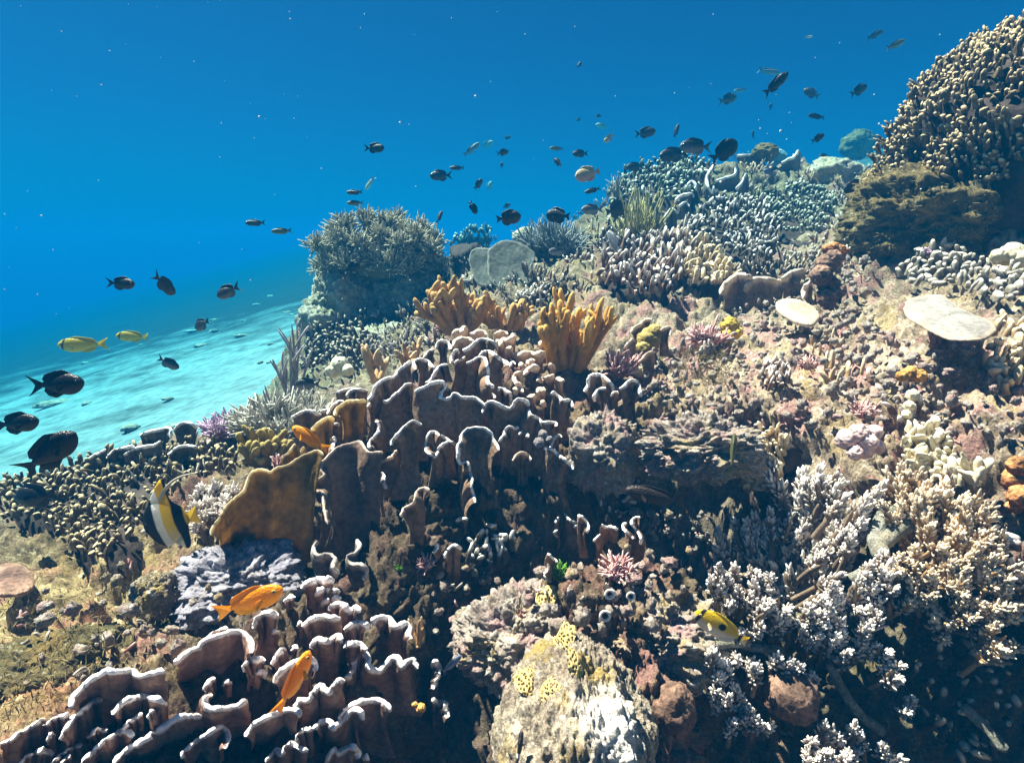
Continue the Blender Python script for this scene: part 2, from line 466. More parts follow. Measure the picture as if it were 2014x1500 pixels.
def reef_z(x, y):
    sh = x.shape
    X = np.stack([x.ravel(), y.ravel()], 1)
    out = np.empty(len(X))
    for s in range(0, len(X), 40000):
        q = X[s:s + 40000]
        r = np.sqrt(((q[:, None] - CP[None, :, :2]) ** 2).sum(-1) + _cc * _cc)
        out[s:s + 40000] = r @ _W[:len(CP)] + _W[len(CP)] + q @ _W[len(CP) + 1:]
    for p, r, dep in _hp:
        out -= dep * np.exp(-(((X - p[:2]) ** 2).sum(1) / (r * r)) ** 1.5)
    return out.reshape(sh)


def polar(na, nr, a0, a1, r0, r1):
    a = np.radians(np.linspace(a0, a1, na))
    r = np.geomspace(r0, r1, nr)
    A, R = np.meshgrid(a, r)
    return R * np.sin(A), R * np.cos(A)


_x, _y = polar(300, 300, -80, 80, .3, 9.)
_z = reef_z(_x, _y)
_z = np.maximum(_z, sand_z(_x, _y))
_b = MB().grid(np.stack([_x, _y, _z], -1))
BVH = BVHTree.FromPolygons(_b.V[0].tolist(), _b.Q[0].tolist())


def hit(u, v):
    """first point of the terrain seen at a photo pixel -> (point, normal, distance)"""
    d = at(u, v, 1.0)
    h = BVH.ray_cast(Vector((0, 0, 0)), Vector(d).normalized())
    if h[0] is None:
        p = d * 6
        return p, np.array([0, 0, 1.0]), 6.0
    p = np.array(h[0]); n = np.array(h[1])
    if n[2] < 0: n = -n
    return p, n, float(p @ FWD)


def build_reef():
    x, y = polar(820, 640, -72, 72, .34, 8.5)
    z = reef_z(x, y)
    P = np.stack([x, y, z], -1)
    n = unit(np.cross(np.gradient(P, axis=1), np.gradient(P, axis=0)))
    n = np.where(n[..., 2:3] < 0, -n, n)
    warp = np.stack([fbm(P * 6 + 3, 2), fbm(P * 6 + 11, 2), fbm(P * 6 + 29, 2)], -1) * .05
    Q = P + warp
    d = .05 * fbm(P * 3.5, 3) + .11 * (np.abs(noise(Q * 4.3 + 60)) - .2)
    d += .08 * np.abs(noise(Q * 8)) + .06 * np.abs(noise(Q * 19 + 5)) + .036 * np.abs(noise(Q * 41 + 9)) + .02 * np.abs(noise(Q * 83 + 2)) + .011 * noise(Q * 150)
    d -= .10 * np.clip(noise(Q * 7 + 40) - .22, 0, 1)
    d -= .055
    P = P + n * d[..., None] + warp * .25
    A = np.zeros(x.shape)
    idx = np.arange(x.size).reshape(x.shape)
    q = np.stack([idx[:-1, :-1], idx[:-1, 1:], idx[1:, 1:], idx[1:, :-1]], -1)
    keep = (P[..., 2] > sand_z(x, y) - .12)
    kq = keep[:-1, :-1] | keep[1:, 1:]
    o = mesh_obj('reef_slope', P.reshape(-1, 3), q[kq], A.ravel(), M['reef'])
    # yellow turf, mauve crusts, and shade painted dark in the gully and among corals
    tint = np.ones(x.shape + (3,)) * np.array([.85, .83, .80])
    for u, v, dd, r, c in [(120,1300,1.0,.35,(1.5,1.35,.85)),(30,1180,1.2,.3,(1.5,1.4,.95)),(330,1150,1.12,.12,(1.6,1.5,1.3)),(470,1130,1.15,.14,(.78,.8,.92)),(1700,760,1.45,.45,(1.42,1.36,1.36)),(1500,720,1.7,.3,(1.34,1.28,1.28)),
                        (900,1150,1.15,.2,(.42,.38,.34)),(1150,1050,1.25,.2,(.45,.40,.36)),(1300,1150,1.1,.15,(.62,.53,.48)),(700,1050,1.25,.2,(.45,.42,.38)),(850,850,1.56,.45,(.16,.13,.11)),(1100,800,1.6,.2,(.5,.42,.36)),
                        (1380,980,1.38,.24,(.22,.19,.17)),(1700,1200,1.05,.3,(.5,.5,.42)),(450,1450,.85,.3,(.14,.11,.10)),(1240,400,3.9,.8,(.45,.52,.42)),(1500,400,3.6,.8,(.45,.52,.42)),(1100,520,3.1,.5,(.55,.58,.45)),(700,620,3.2,.7,(.55,.62,.5)),(200,960,1.55,.4,(.5,.47,.36)),(1950,1350,.95,.3,(.4,.4,.34)),(900,1350,.95,.16,(.4,.36,.33))]:  # dull green spots paint distance haze onto the far ridge
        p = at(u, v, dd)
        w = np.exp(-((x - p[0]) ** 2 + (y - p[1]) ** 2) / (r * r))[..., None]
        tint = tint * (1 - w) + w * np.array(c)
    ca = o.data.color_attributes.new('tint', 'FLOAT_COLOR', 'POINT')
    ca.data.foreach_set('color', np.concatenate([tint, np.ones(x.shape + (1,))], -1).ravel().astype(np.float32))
    tag(o, kind='structure')


build_reef()


def build_sand():
    x, y = polar(300, 330, -89, 89, .8, 46.)
    z = sand_z(x, y)
    P = np.stack([x, y, z], -1)
    z = z + .05 * fbm(P * .9, 3) + .018 * noise(P * 4.2) + .010 * np.abs(noise(P * 9 + 4))
    z = z - .4 * np.clip((1.5 - np.hypot(x, y)) / 1.5, 0, 1)
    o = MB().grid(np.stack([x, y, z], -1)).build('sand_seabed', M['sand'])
    tag(o, kind='structure')


build_sand()


# ------------------------------------------------------------------ lumps, rocks
def lump_k(S, seed, amp, f):
    return 1 + amp * fbm(S * f + seed * 7.7, 3) + amp * .6 * np.abs(noise(S * f * 4 + seed)) + amp * .3 * np.abs(noise(S * f * 9 + seed)) + amp * .15 * noise(S * f * 21 + seed)


def lump_grid(c, r, seed, amp=.25, f=1.6, nu=48, nv=32, rot=0., squash=None):
    u = np.arange(nu) / nu * 2 * np.pi
    v = np.linspace(.02, np.pi - .02, nv)
    U, Vv = np.meshgrid(u, v)
    S = np.stack([np.sin(Vv) * np.cos(U), np.sin(Vv) * np.sin(U), np.cos(Vv)], -1)
    k = lump_k(S, seed, amp, f)
    G = S * k[..., None] * np.asarray(r)
    if rot:
        cs, sn = math.cos(rot), math.sin(rot)
        G = np.stack([G[..., 0] * cs - G[..., 1] * sn, G[..., 0] * sn + G[..., 1] * cs, G[..., 2]], -1)
    return G + np.asarray(c), np.clip((S[..., 2] + 1) / 2, 0, 1)


def rock(name, label, cat, u, v, d, rpx, mat, seed=1, amp=.25, f=1.6, n=(96, 64), group=None, deep=1.0):
    """a lump centred at a photo pixel; rpx = half width, half height in photo pixels"""
    c = at(u, v, d)
    s = d / FPX
    r = (rpx[0] * s, rpx[0] * s * deep, rpx[1] * s)
    root = thing(name, c - np.array([0, 0, r[2]]), label, cat, group)
    G, A = lump_grid(c, r, seed, amp, f, *n)
    MB().grid(G, True, A).build('body', M[mat], root)
    return root


# ------------------------------------------------------------------ plate (foliose) corals
def plate_points(px, H, d=None, r=3.0, back=.06, wave=.012, seed=0, slope=.0009, shrink=.9, stand=.9):
    """px: traced margin in photo pixels, left to right (body on the right hand of travel).
    Returns a closed cross-section grid: front face, rounded margin, back face."""
    p = np.asarray(px, float).reshape(-1, 2)
    n = max(12, int(len(p) * 4))
    n = max(n, int(np.linalg.norm(np.diff(p, axis=0), axis=1).sum() / 4))
    R, ln = smooth_path(p, n)
    jit = np.random.default_rng(int(seed * 10) + 1)
    R = R + jit.normal(size=R.shape) * min(.55, .18 * r)
    um, vm = R.mean(0)
    if d is None:
        _, _, d = hit(um, min(R[:, 1].max() + H * stand, 1495))
    T = unit(np.gradient(R, axis=0))
    k = max(2, n // 8)
    ker = np.hanning(2 * k + 1); ker /= ker.sum()
    pad = np.concatenate([np.repeat(T[:1], k, 0), T, np.repeat(T[-1:], k, 0)])
    Ts = unit(np.stack([np.convolve(pad[:, c], ker, 'valid') for c in (0, 1)], 1))
    D0 = np.stack([-Ts[:, 1], Ts[:, 0]], 1)
    k = max(3, n // 3)
    ker = np.hanning(2 * k + 1); ker /= ker.sum()
    pad = np.concatenate([np.repeat(R[:1], k, 0), R, np.repeat(R[-1:], k, 0)])
    Rs = np.stack([np.convolve(pad[:, c], ker, 'valid') for c in (0, 1)], 1)
    base = Rs.copy()
    base[:, 0] = um + (Rs[:, 0] - um) * shrink
    base[:, 1] = R[:, 1].max() * .6 + vm * .4 + H
    t = np.linspace(0, 1, 14)[None, :, None]
    mid = R + D0 * (H * .32)
    S2 = (1 - t) ** 2 * R[:, None] + 2 * t * (1 - t) * mid[:, None] + t ** 2 * base[:, None]
    sarc = np.linspace(0, ln, n)
    dd = d - slope * (R[:, 1] - vm) + wave * np.sin(sarc / max(30., ln / 2.2) * 2 * np.pi + seed) + wave * .6 * np.sin(sarc / 23. + seed * 2)
    tt = t[..., 0]
    D = dd[:, None] * (1 - tt) + tt * (d + back) + .006 * np.sin(tt * 4 + seed) 
    G = at(S2[..., 0], S2[..., 1], D)
    G = G + ((noise(G * 28 + seed) * .008 + noise(G * 75 + seed) * .003) * np.minimum(1, tt * 4))[..., None] * -FWD
    nrm = unit(np.cross(np.gradient(G, axis=0), np.gradient(G, axis=1)))
    nrm = np.where((nrm @ FWD)[..., None] > 0, -nrm, nrm)
    for _ in range(3):
        nrm[1:-1] = nrm[:-2] + nrm[1:-1] * 2 + nrm[2:]
        nrm = unit(nrm)
    rw = r * d / FPX
    th = rw * (1 + .55 * noise(np.stack([sarc / 14. + seed * 3, sarc * 0, sarc * 0 + .5], 1)))[:, None] * (.95 - .25 * np.clip(tt * 6, 0, 1))
    th = th * np.clip(np.minimum(sarc, ln - sarc) / (r * 1.2), .25, 1)[:, None]
    front = G + nrm * th[..., None]
    backf = G - nrm * th[..., None]
    outd = unit(G[:, 0] - G[:, 1])
    ang = np.linspace(0, np.pi, 9)[1:-1]
    cap = G[:, :1] + nrm[:, :1] * (np.cos(ang)[None, :, None] * th[:, :1, None]) * 1.18 + outd[:, None] * (np.sin(ang)[None, :, None] * th[:, :1, None]) * 1.1
    prof = np.concatenate([front[:, ::-1], cap, backf], 1)
    hh = np.linalg.norm(G[:, 0] - G[:, -1], axis=1)[:, None] * tt          # distance from the margin along the plate
    a = np.clip(1 - hh / (rw * 14) * (1 + .8 * noise(np.stack([sarc / 19. + seed, sarc * 0, sarc * 0 + .2], 1)))[:, None], 0, 1)
    A = np.concatenate([a[:, ::-1], np.ones((n, len(ang))) * (.97 + .12 * noise(np.stack([sarc / 9. + seed, sarc * 0 + 3, sarc * 0 + .7], 1)))[:, None], a], 1)
    return prof, A


def plate_coral(name, label, cat, tiles, mat, H=70, r=3.0, group=None, part='plate', dmap=None):
    """tiles: list of (x0, y0, scale, [traces], {overrides})"""
    first = None
    todo = []
    for x0, y0, s, traces, kw in tiles:
        for tr in traces:
            p = np.asarray(tr, float).reshape(-1, 2) / s + (x0, y0)
            todo.append((p, kw))
    allp = np.concatenate([p for p, _ in todo])
    c, _, _ = hit(allp[:, 0].mean(), min(1495, allp[:, 1].max()))
    root = thing(name, c, label, cat, group)
    for i, (p, kw) in enumerate(todo):
        kw = dict(kw)
        m = kw.pop('mat', mat)
        h = kw.pop('H', H); rr = kw.pop('r', r)
        wid = np.ptp(p[:, 0]) + np.ptp(p[:, 1])
        G, A = plate_points(p, min(h, 25 + wid * .9), r=rr, seed=i * 1.7, **kw)
        MB().grid(G, False, A).build(part, M[m], root)
    return root


TA, TB, TC, TD, TE, TF = (750, 620, 5), (400, 620, 5), (750, 820, 5), (400, 820, 5), (950, 620, 5), (950, 900, 5)
TG, TH, TI, TJ = (0, 1200, 5), (300, 1200, 5), (500, 1110, 5), (560, 1200, 5)
A_tr = [
 [800,345,870,310,930,255,1000,230,1070,245,1120,275,1140,320],[1000,330,1060,325,1130,350],[950,415,1000,360,1060,355,1120,385,1180,430,1240,460,1250,490],
 [680,470,690,410,720,350,750,340,770,370],[530,320,560,260,600,245,650,260,680,300,690,330],[710,490,740,450,800,425,830,400],
 [830,470,880,455,940,420,1000,410,1030,440,1045,500,1055,570,1050,630,1070,670,1110,700],[415,410,450,370,490,340,525,345],[325,470,345,435,400,430,460,450,500,490,525,525],
 [50,650,80,620,130,600,170,540,220,500,270,460,290,455,320,480,340,530],[430,665,480,640,520,570,560,510,610,485,650,490],[20,840,70,840,130,780,190,730,240,680,290,670,300,685],
 [325,750,370,720,430,700,490,665,560,650,610,660,635,700,600,750,585,800,620,815,680,805,700,770,750,770,790,800,850,805,920,810,980,850,1025,885],
 [1005,790,1020,765,1070,770,1110,790,1125,815],[1140,740,1160,715,1210,725,1260,760,1275,800,1270,850],
 [990,960,1010,900,1040,860,1090,845,1140,860,1190,890,1250,910,1290,890,1310,840,1350,820,1400,825,1440,850,1455,890],
 [1455,920,1470,970,1530,1000,1590,1050,1650,1045,1710,1055,1730,1085],[1665,770,1700,755,1740,790,1790,830,1850,830,1890,890],[1260,500,1290,460,1320,480],
 [95,1270,110,1220,170,1150,240,1080,300,1040,350,1050,400,1075],[510,1385,450,1350,435,1290,450,1200,490,1145,540,1150,575,1180],[510,1390,540,1370,560,1310,610,1260,665,1235],
 [590,1180,640,1210,700,1250,740,1270],[830,1430,780,1460,755,1430,750,1370,750,1290,775,1240,785,1180,830,1130,890,1105,970,1100,1040,1120,1090,1170,1110,1230,1150,1290,1160,1320],
 [1150,1240,1200,1180,1220,1120,1260,1090,1310,1105,1350,1095],[1350,1170,1390,1135,1430,1150,1450,1200],[1660,1300,1680,1230,1720,1180,1765,1185,1775,1200],
 [1595,1300,1650,1310,1700,1330,1730,1355,1790,1400,1840,1450,1890,1510]]
A_tan = [[1440,1120,1490,1060,1540,1035,1580,1060],[1290,1430,1330,1370,1380,1345,1440,1370,1480,1420],[0,1440,50,1410,100,1385,130,1340,160,1325]]
C_tr = [[790,440,840,440,865,470,875,540,895,620,890,700,915,770,925,840]]
C_tan = [[185,980,220,900,290,860,320,830,340,740,390,700,450,700,480,740]]
B_tr = [[1215,980,1260,900,1330,845,1380,845],[870,1000,920,970,1000,940,1080,935,1130,970,1160,970],[1150,940,1190,930,1240,930],[1160,1110,1220,1090,1290,1065,1345,1075],
 [1090,1140,1130,1110,1160,1130,1170,1170,1120,1190],[1300,760,1360,740,1430,725,1480,720],[1410,810,1430,750,1500,725,1570,730,1620,740],[1620,830,1650,780,1690,690,1750,640,1820,610,1860,610],
 [1610,900,1660,850,1720,825,1780,830,1800,850],[1715,750,1780,755,1850,770],[1635,1320,1625,1270,1650,1220,1690,1180,1725,1120,1720,1060,1690,1050]]
B_yel = [[1285,985,1300,930,1350,880,1420,840,1500,835,1600,835],[1060,1130,1100,1080,1160,1030,1230,1000,1290,1010]]
D_yel = [[70,1160,100,1060,160,990,210,890,290,810,390,730,420,660,460,560,520,520,600,520,660,540,720,500,820,480,880,440,960,390,1050,350,1130,330,1180,370],[760,440,790,390,840,340,900,260],[940,380,960,330,990,290],[930,1260,910,1180,930,1100,910,1030,930,970]]
D_tan = [[1220,1050,1200,960,1180,860,1170,740,1090,730,1065,690,1090,640,1150,600,1190,570,1160,520,1165,450,1220,390,1290,320,1370,280,1450,260,1520,240,1560,260,1590,310,1640,350,1720,345,1770,350]]
D_tr = [[1280,190,1300,230,1280,290,1275,330],[1750,540,1780,580,1775,650,1805,695]]
plate_coral('foliose_coral', 'great brown foliose coral of overlapping wavy plates with thin white margins, crowning the mound', 'coral',
            [(*TA, A_tr, {'shrink': 1.25}), (*TA, A_tan, {'mat': 'plate_tan'}), (*TC, C_tr, {'shrink': 1.2}), (*TC, C_tan, {'mat': 'plate_tan'}),
             (*TB, B_tr, {'shrink': 1.1}), (*TB, B_yel, {'mat': 'plate_yel'}), (*TD, D_yel, {'mat': 'plate_yel', 'H': 90}), (*TD, D_tan, {'mat': 'plate_tan', 'H': 110, 'shrink': 1.1}), (*TD, D_tr, {})],
            'plate', H=120, r=2.3)
G_tr = [[0,1320,100,1260,200,1200,300,1140,380,1090,440,1060],[420,1130,500,1080,580,1040,680,1020],[590,1270,620,1200,700,1080,780,1000,860,930,940,880,1010,870],
 [700,960,710,870,780,770,860,700,960,640,1050,590,1120,600,1200,600,1290,590,1360,640,1430,630,1520,600,1620,590],[1110,1020,1150,950,1230,880,1330,850,1430,840,1530,860,1620,890],
 [1200,1160,1260,1100,1320,1050,1400,1010],[1440,1050,1490,990,1530,930,1580,910,1650,920],[800,1500,900,1390,1000,1300,1100,1230,1180,1190,1250,1180,1320,1230],
 [1120,1500,1170,1420,1300,1330,1430,1260,1560,1170,1680,1090,1770,1040,1880,1030,1990,1040],[180,1500,260,1440,350,1390,430,1370,530,1400],[510,1500,600,1420,700,1350,800,1320],[600,1500,640,1450,700,1430],
 [860,1250,900,1200,960,1170,1050,1170],[450,1280,490,1230,540,1220]]
H_tr = [[210,520,290,450,360,400,450,360,490,310,560,270,640,250,720,220,790,205,870,210,930,250,980,310,980,410],[490,310,570,240,660,190,740,170],[985,180,1000,110,1060,40,1130,15,1200,20,1235,50],
 [890,600,900,540,960,480,1040,470,1110,490],[1165,530,1200,470,1250,400,1300,370],[1360,400,1400,360,1430,370],[1190,710,1220,640,1290,570,1380,510,1460,485,1520,480,1570,480,1610,530,1600,600],
 [510,790,530,730,580,680,620,670],[590,830,535,850,520,900,560,950,640,960,740,955,830,930,900,890,930,870],[980,660,990,610,1040,600,1100,610,1095,660],[680,730,720,700,780,700],
 [280,1450,330,1370,400,1300,490,1240,580,1180,650,1140,710,1160,750,1220,740,1290,710,1360],[920,1240,940,1170,1000,1110,1090,1060,1180,1020,1270,980,1370,970,1440,990,1465,1040],
 [1400,950,1420,890,1470,870,1530,880,1570,820,1610,760,1660,735,1690,770,1740,790,1790,720,1850,680,1890,690],[1400,1280,1440,1210,1500,1170,1580,1160],[1110,1500,1150,1430,1220,1370,1270,1400,1310,1340,1370,1310,1440,1350,1530,1370]]
J_tr = [[290,1170,320,1110,390,1080,450,1090,480,1140,560,1080,640,990,710,970,760,1010,775,1070],[400,1490,440,1410,490,1360,530,1390,600,1350,670,1335,720,1380,740,1450],[760,1450,800,1430,835,1460],
 [530,1070,560,1010,640,940,720,900,820,880,930,880,1000,920,1050,990],[590,650,640,640,670,560,690,490,740,440,800,430,830,480,820,550,870,580,930,590,980,540,1040,470,1090,455,1140,500,1150,550,1200,500,1260,490,1310,570],
 [1440,560,1450,510,1490,505,1520,560,1520,630,1490,700,1470,770],[1430,890,1480,880,1530,910,1580,900,1590,960,1620,1040]]
I_tr = [[460,230,490,190,560,160,640,140,740,135,790,150],[590,300,630,250,700,225,745,245],[750,270,800,250,850,270],[290,360,340,320,400,320],[650,400,690,360,740,340],[750,350,800,320,860,330],
 [725,450,750,410,810,385,880,380,910,420,950,450,1000,420,1045,460],[470,600,530,545,600,515,700,510,780,515,850,515],[880,640,930,600,1000,570,1070,565,1115,600,1120,640],
 [1160,600,1170,540,1230,515,1310,520,1360,560,1395,600,1440,590,1490,575,1530,620,1520,680,1550,720],[550,820,580,760,640,730,720,750,790,710,830,695,870,760],[880,820,900,785,980,770,1050,780,1100,830,1100,860],
 [420,600,440,570,470,565],[170,680,200,645,240,660]]
plate_coral('foliose_coral', 'thick lobed chocolate foliose coral with broad white margins, beneath the two orange fish', 'coral',
            [(*TI, I_tr, {'shrink': 1.1}), (*TG, G_tr, {'shrink': 1.25}), (*TH, H_tr, {'shrink': 1.25}), (*TJ, J_tr, {'shrink': 1.25})], 'plate_low', H=85, r=4.7)
E_tr = [[990,745,1030,690,1030,640,1060,590,1120,575,1190,600,1250,660,1280,700,1290,730],[1090,850,1085,800,1130,730,1200,715,1210,725],[1255,790,1290,755,1340,760],
 [1340,720,1390,690,1440,640,1500,640,1540,690,1545,750,1560,800],[1145,905,1185,885,1195,860]]
plate_coral('foliose_coral', 'small dark foliose coral with white curled margins, right beside the pink-tufted knoll', 'coral', [(*TE, E_tr, {})], 'plate', H=80, r=2.4)
E_tan = [[1450,170,1480,130,1540,90,1600,40,1650,40],[1720,160,1770,130,1830,115,1845,160,1840,200],[1385,320,1430,270,1480,230],[1545,450,1600,390,1670,345]]
plate_coral('plate_coral', 'loose upright grey-tan plates around a mustard lump below the white-tipped coral', 'coral', [(*TE, E_tan, {})], 'plate_tan', H=45, r=2.6)
F_tr = [[1160,320,1155,400,1165,470],[1360,430,1430,370,1445,320,1425,270,1420,230,1490,215,1535,235],[1490,275,1535,272],[1445,425,1510,440],[1235,530,1240,470],[1200,620,1210,550],[1330,590,1370,540,1435,525],
 [1295,530,1335,510],[800,540,840,600,880,625,935,625],[930,560,980,580,1020,630,1040,680,1025,740],[885,675,930,665,990,690],[705,635,745,580],[730,780,700,740,735,705],[1080,820,1150,750],
 [1165,655,1210,680,1250,670,1330,700],[1475,800,1430,750,1380,700,1375,650,1410,640],[1540,850,1555,800,1530,750,1490,690,1455,630,1490,590,1545,585],[640,935,680,980,730,1015],[600,1140,635,1100,640,1040]]
plate_coral('foliose_coral', 'black shaded coral showing only thin white squiggled margins, in front of the cave mouth', 'coral', [(*TF, F_tr, {})], 'plate', H=55, r=2.2)
plate_coral('foliose_coral', 'few short white-edged flaps in the dark below the great brown foliose coral', 'coral',
            [(*TC, [[730,1020,780,995,850,1000],[1010,1060,1040,1045,1080,1060,1130,1050],[615,1380,640,1320,690,1270,740,1260,790,1290],[505,1330,540,1290,545,1240]], {})], 'plate', H=50, r=2.6)
ROSE = [[700,300,760,240,830,235,900,250],[870,180,920,170,980,160,1040,190],[1110,180,1180,170,1250,190],[1160,300,1190,250,1250,240,1300,200,1330,210],[1290,370,1340,390,1400,370,1460,370,1520,380,1580,370,1620,410],[1220,320,1300,320],
 [1440,500,1450,450,1510,440],[1400,580,1440,540,1500,500,1560,520],[1410,710,1380,700,1330,670,1310,620,1330,570,1380,560],[1640,520,1660,490,1700,490],[1290,750,1340,725,1400,750],[1520,760,1560,730,1620,735],[1430,800,1480,790,1530,795],
 [1560,880,1600,850,1615,900],[1550,300,1580,270,1630,300],[1650,330,1750,340],[690,200,730,160,780,130],[790,190,800,140,830,100],[1130,260,1170,240],[1700,640,1740,630,1800,650],[1600,610,1650,600,1700,580],[1360,520,1380,480,1410,490],[1530,640,1560,620,1590,640]]
plate_coral('ridge_coral', 'rosy tan coral of stubby rounded ridges behind the great brown foliose coral', 'coral', [(*TA, ROSE, {})], 'plate_rose', H=34, r=4.6, part='ridge')
Z1 = (0, 400, 2.877)
plate_coral('foliose_coral', 'grey-brown shelf coral on the outer reef edge next to the lilac tuft', 'coral',
            [(*Z1, [[790,1310,840,1290,900,1280,960,1270,970,1330],[980,1290,1010,1250,1070,1240,1120,1270],[700,1420,780,1380,860,1370,910,1340],[950,1420,1000,1380,1060,1370,1120,1380],[600,1440,640,1400,700,1380,760,1370],[500,1440,560,1410,600,1390]], {})], 'plate_blue', H=45, r=2.6)
Z3 = (1150, 20, 2.331)
plate_coral('foliose_coral', 'bluish foliose coral with curling white margins high on the reef crest', 'coral',
            [(*Z3, [[470,800,490,785,510,800,510,830],[590,710,560,770,580,830,610,820],[600,780,640,770,690,750,690,700],[415,870,440,850,490,840,500,860],[520,740,560,735,575,750],[700,665,750,665,800,655,830,670],[360,960,380,930,400,910,430,930],[570,880,590,860,640,860],[340,1010,360,980,375,1000],[690,820,720,790,740,750],[830,660,880,640,930,660],[900,700,960,670,980,640],[560,900,580,870,600,900],[430,900,460,880,480,900]], {'stand': .4})], 'plate_blue', H=40, r=2.0)
plate_coral('plate_coral', 'thick tan and brown plates leaning beside the cream mushroom coral', 'coral',
            [(*Z3, [[620,1300,650,1250,700,1215,750,1220,770,1240],[730,1290,760,1240,820,1230,880,1240,920,1250],[900,1230,960,1200,1010,1190],[1000,1320,1010,1270,1030,1240]], {'stand': .55})], 'plate_tan', H=45, r=4.5)


# ------------------------------------------------------------------ finger corals
def in_poly(poly, x, y):
    poly = np.asarray(poly, float); n = len(poly)
    c = np.zeros(x.shape, bool); j = n - 1
    for i in range(n):
        xi, yi = poly[i]; xj, yj = poly[j]
        c ^= ((yi > y) != (yj > y)) & (x < (xj - xi) * (y - yi) / (yj - yi + 1e-9) + xi)
        j = i
    return c


def emit_fingers(root, G, A, mat, part='finger', cap=100):
    """the fingers nearest the camera become parts of their own, the rest one mass"""
    m = len(G)
    dist = np.linalg.norm(G.mean((1, 2)), axis=1)
    order = np.argsort(dist)
    for i in order[:cap]:
        MB().grid(G[i], True, A[i]).build(part, mat, root)
    if m > cap:
        rest = order[cap:]
        o = MB().grid(G[rest], True, A[rest]).build(part + '_mass', mat, root)
        tag(o, kind='stuff')


def finger_field(name, label, poly, step, L, R, mat, group=None, lift=.03, base=True, spread=.5, up=(0, 0, 1), seed=1, cat='coral', dens=1.0, part='finger', basemat='base_dark'):
    """a colony spread over the ground inside an outline; L, R in photo pixels"""
    rng = np.random.default_rng(seed)
    poly = np.asarray(poly, float)
    x0, y0 = poly.min(0); x1, y1 = poly.max(0)
    pts = []
    step = step * .84
    # even spacing over the surface: rows closer together where the ground is seen at a glance
    y = y0
    while y < y1:
        xs = np.arange(x0, x1, step) + rng.uniform(-.4, .4) * step
        ys = y + rng.uniform(-.45, .45, xs.shape) * step
        xs = xs + rng.uniform(-.45, .45, xs.shape) * step
        ok = in_poly(poly, xs, ys) & (rng.uniform(size=xs.shape) < dens)
        pts += list(zip(xs[ok], ys[ok]))
        y += step * .8
    P, Nn, Dd = [], [], []
    for u, v in pts:
        p, n, d = hit(u, v)
        P.append(p); Nn.append(n); Dd.append(d)
    P, Nn, Dd = np.array(P), np.array(Nn), np.array(Dd)
    ok = (np.abs(Dd - np.median(Dd)) < .35 * np.median(Dd)) & (noise(P * 7 + seed) < .30)
    P, Nn, Dd = P[ok], Nn[ok], Dd[ok]
    m = len(P)
    s = Dd / FPX
    D = unit(Nn * .45 + np.asarray(up) * .8 - FWD * .25 + rng.normal(size=(m, 3)) * spread * .6)
    R = R * .8
    root = thing(name, P.mean(0), label, cat, group)
    big = rng.uniform(.5, 1.3, m) * (1 + .5 * noise(P * 9))
    G, A = fingers(P + Nn * lift - D * (L * s * .55)[:, None], D, L * s * 1.5 * big, R * s * rng.uniform(.75, 1.25, m), seg=7, bend=rng.normal(size=(m, 3)) * .2, wob=.7, flat=np.where(rng.uniform(size=m) < .35, rng.uniform(1.5, 2.8, m), 1.))
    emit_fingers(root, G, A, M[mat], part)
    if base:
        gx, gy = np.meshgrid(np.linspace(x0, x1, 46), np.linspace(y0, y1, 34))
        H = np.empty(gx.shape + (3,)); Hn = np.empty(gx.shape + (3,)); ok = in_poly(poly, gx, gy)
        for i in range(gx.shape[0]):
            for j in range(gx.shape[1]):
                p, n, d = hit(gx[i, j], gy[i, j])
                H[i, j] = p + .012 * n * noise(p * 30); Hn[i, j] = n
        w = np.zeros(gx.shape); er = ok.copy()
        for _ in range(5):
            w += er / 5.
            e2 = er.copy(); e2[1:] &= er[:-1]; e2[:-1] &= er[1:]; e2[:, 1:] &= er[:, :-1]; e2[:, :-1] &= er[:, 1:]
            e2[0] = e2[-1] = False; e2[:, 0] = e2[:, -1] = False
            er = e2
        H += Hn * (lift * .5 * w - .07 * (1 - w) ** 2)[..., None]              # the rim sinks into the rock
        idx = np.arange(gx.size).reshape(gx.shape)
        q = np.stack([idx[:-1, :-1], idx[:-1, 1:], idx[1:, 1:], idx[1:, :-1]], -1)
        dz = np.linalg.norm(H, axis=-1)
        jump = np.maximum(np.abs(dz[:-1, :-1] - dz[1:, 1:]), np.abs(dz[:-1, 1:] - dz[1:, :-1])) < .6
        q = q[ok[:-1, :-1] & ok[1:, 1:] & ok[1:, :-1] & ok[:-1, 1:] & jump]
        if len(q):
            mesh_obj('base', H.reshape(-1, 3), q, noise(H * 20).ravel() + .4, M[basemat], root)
    return root


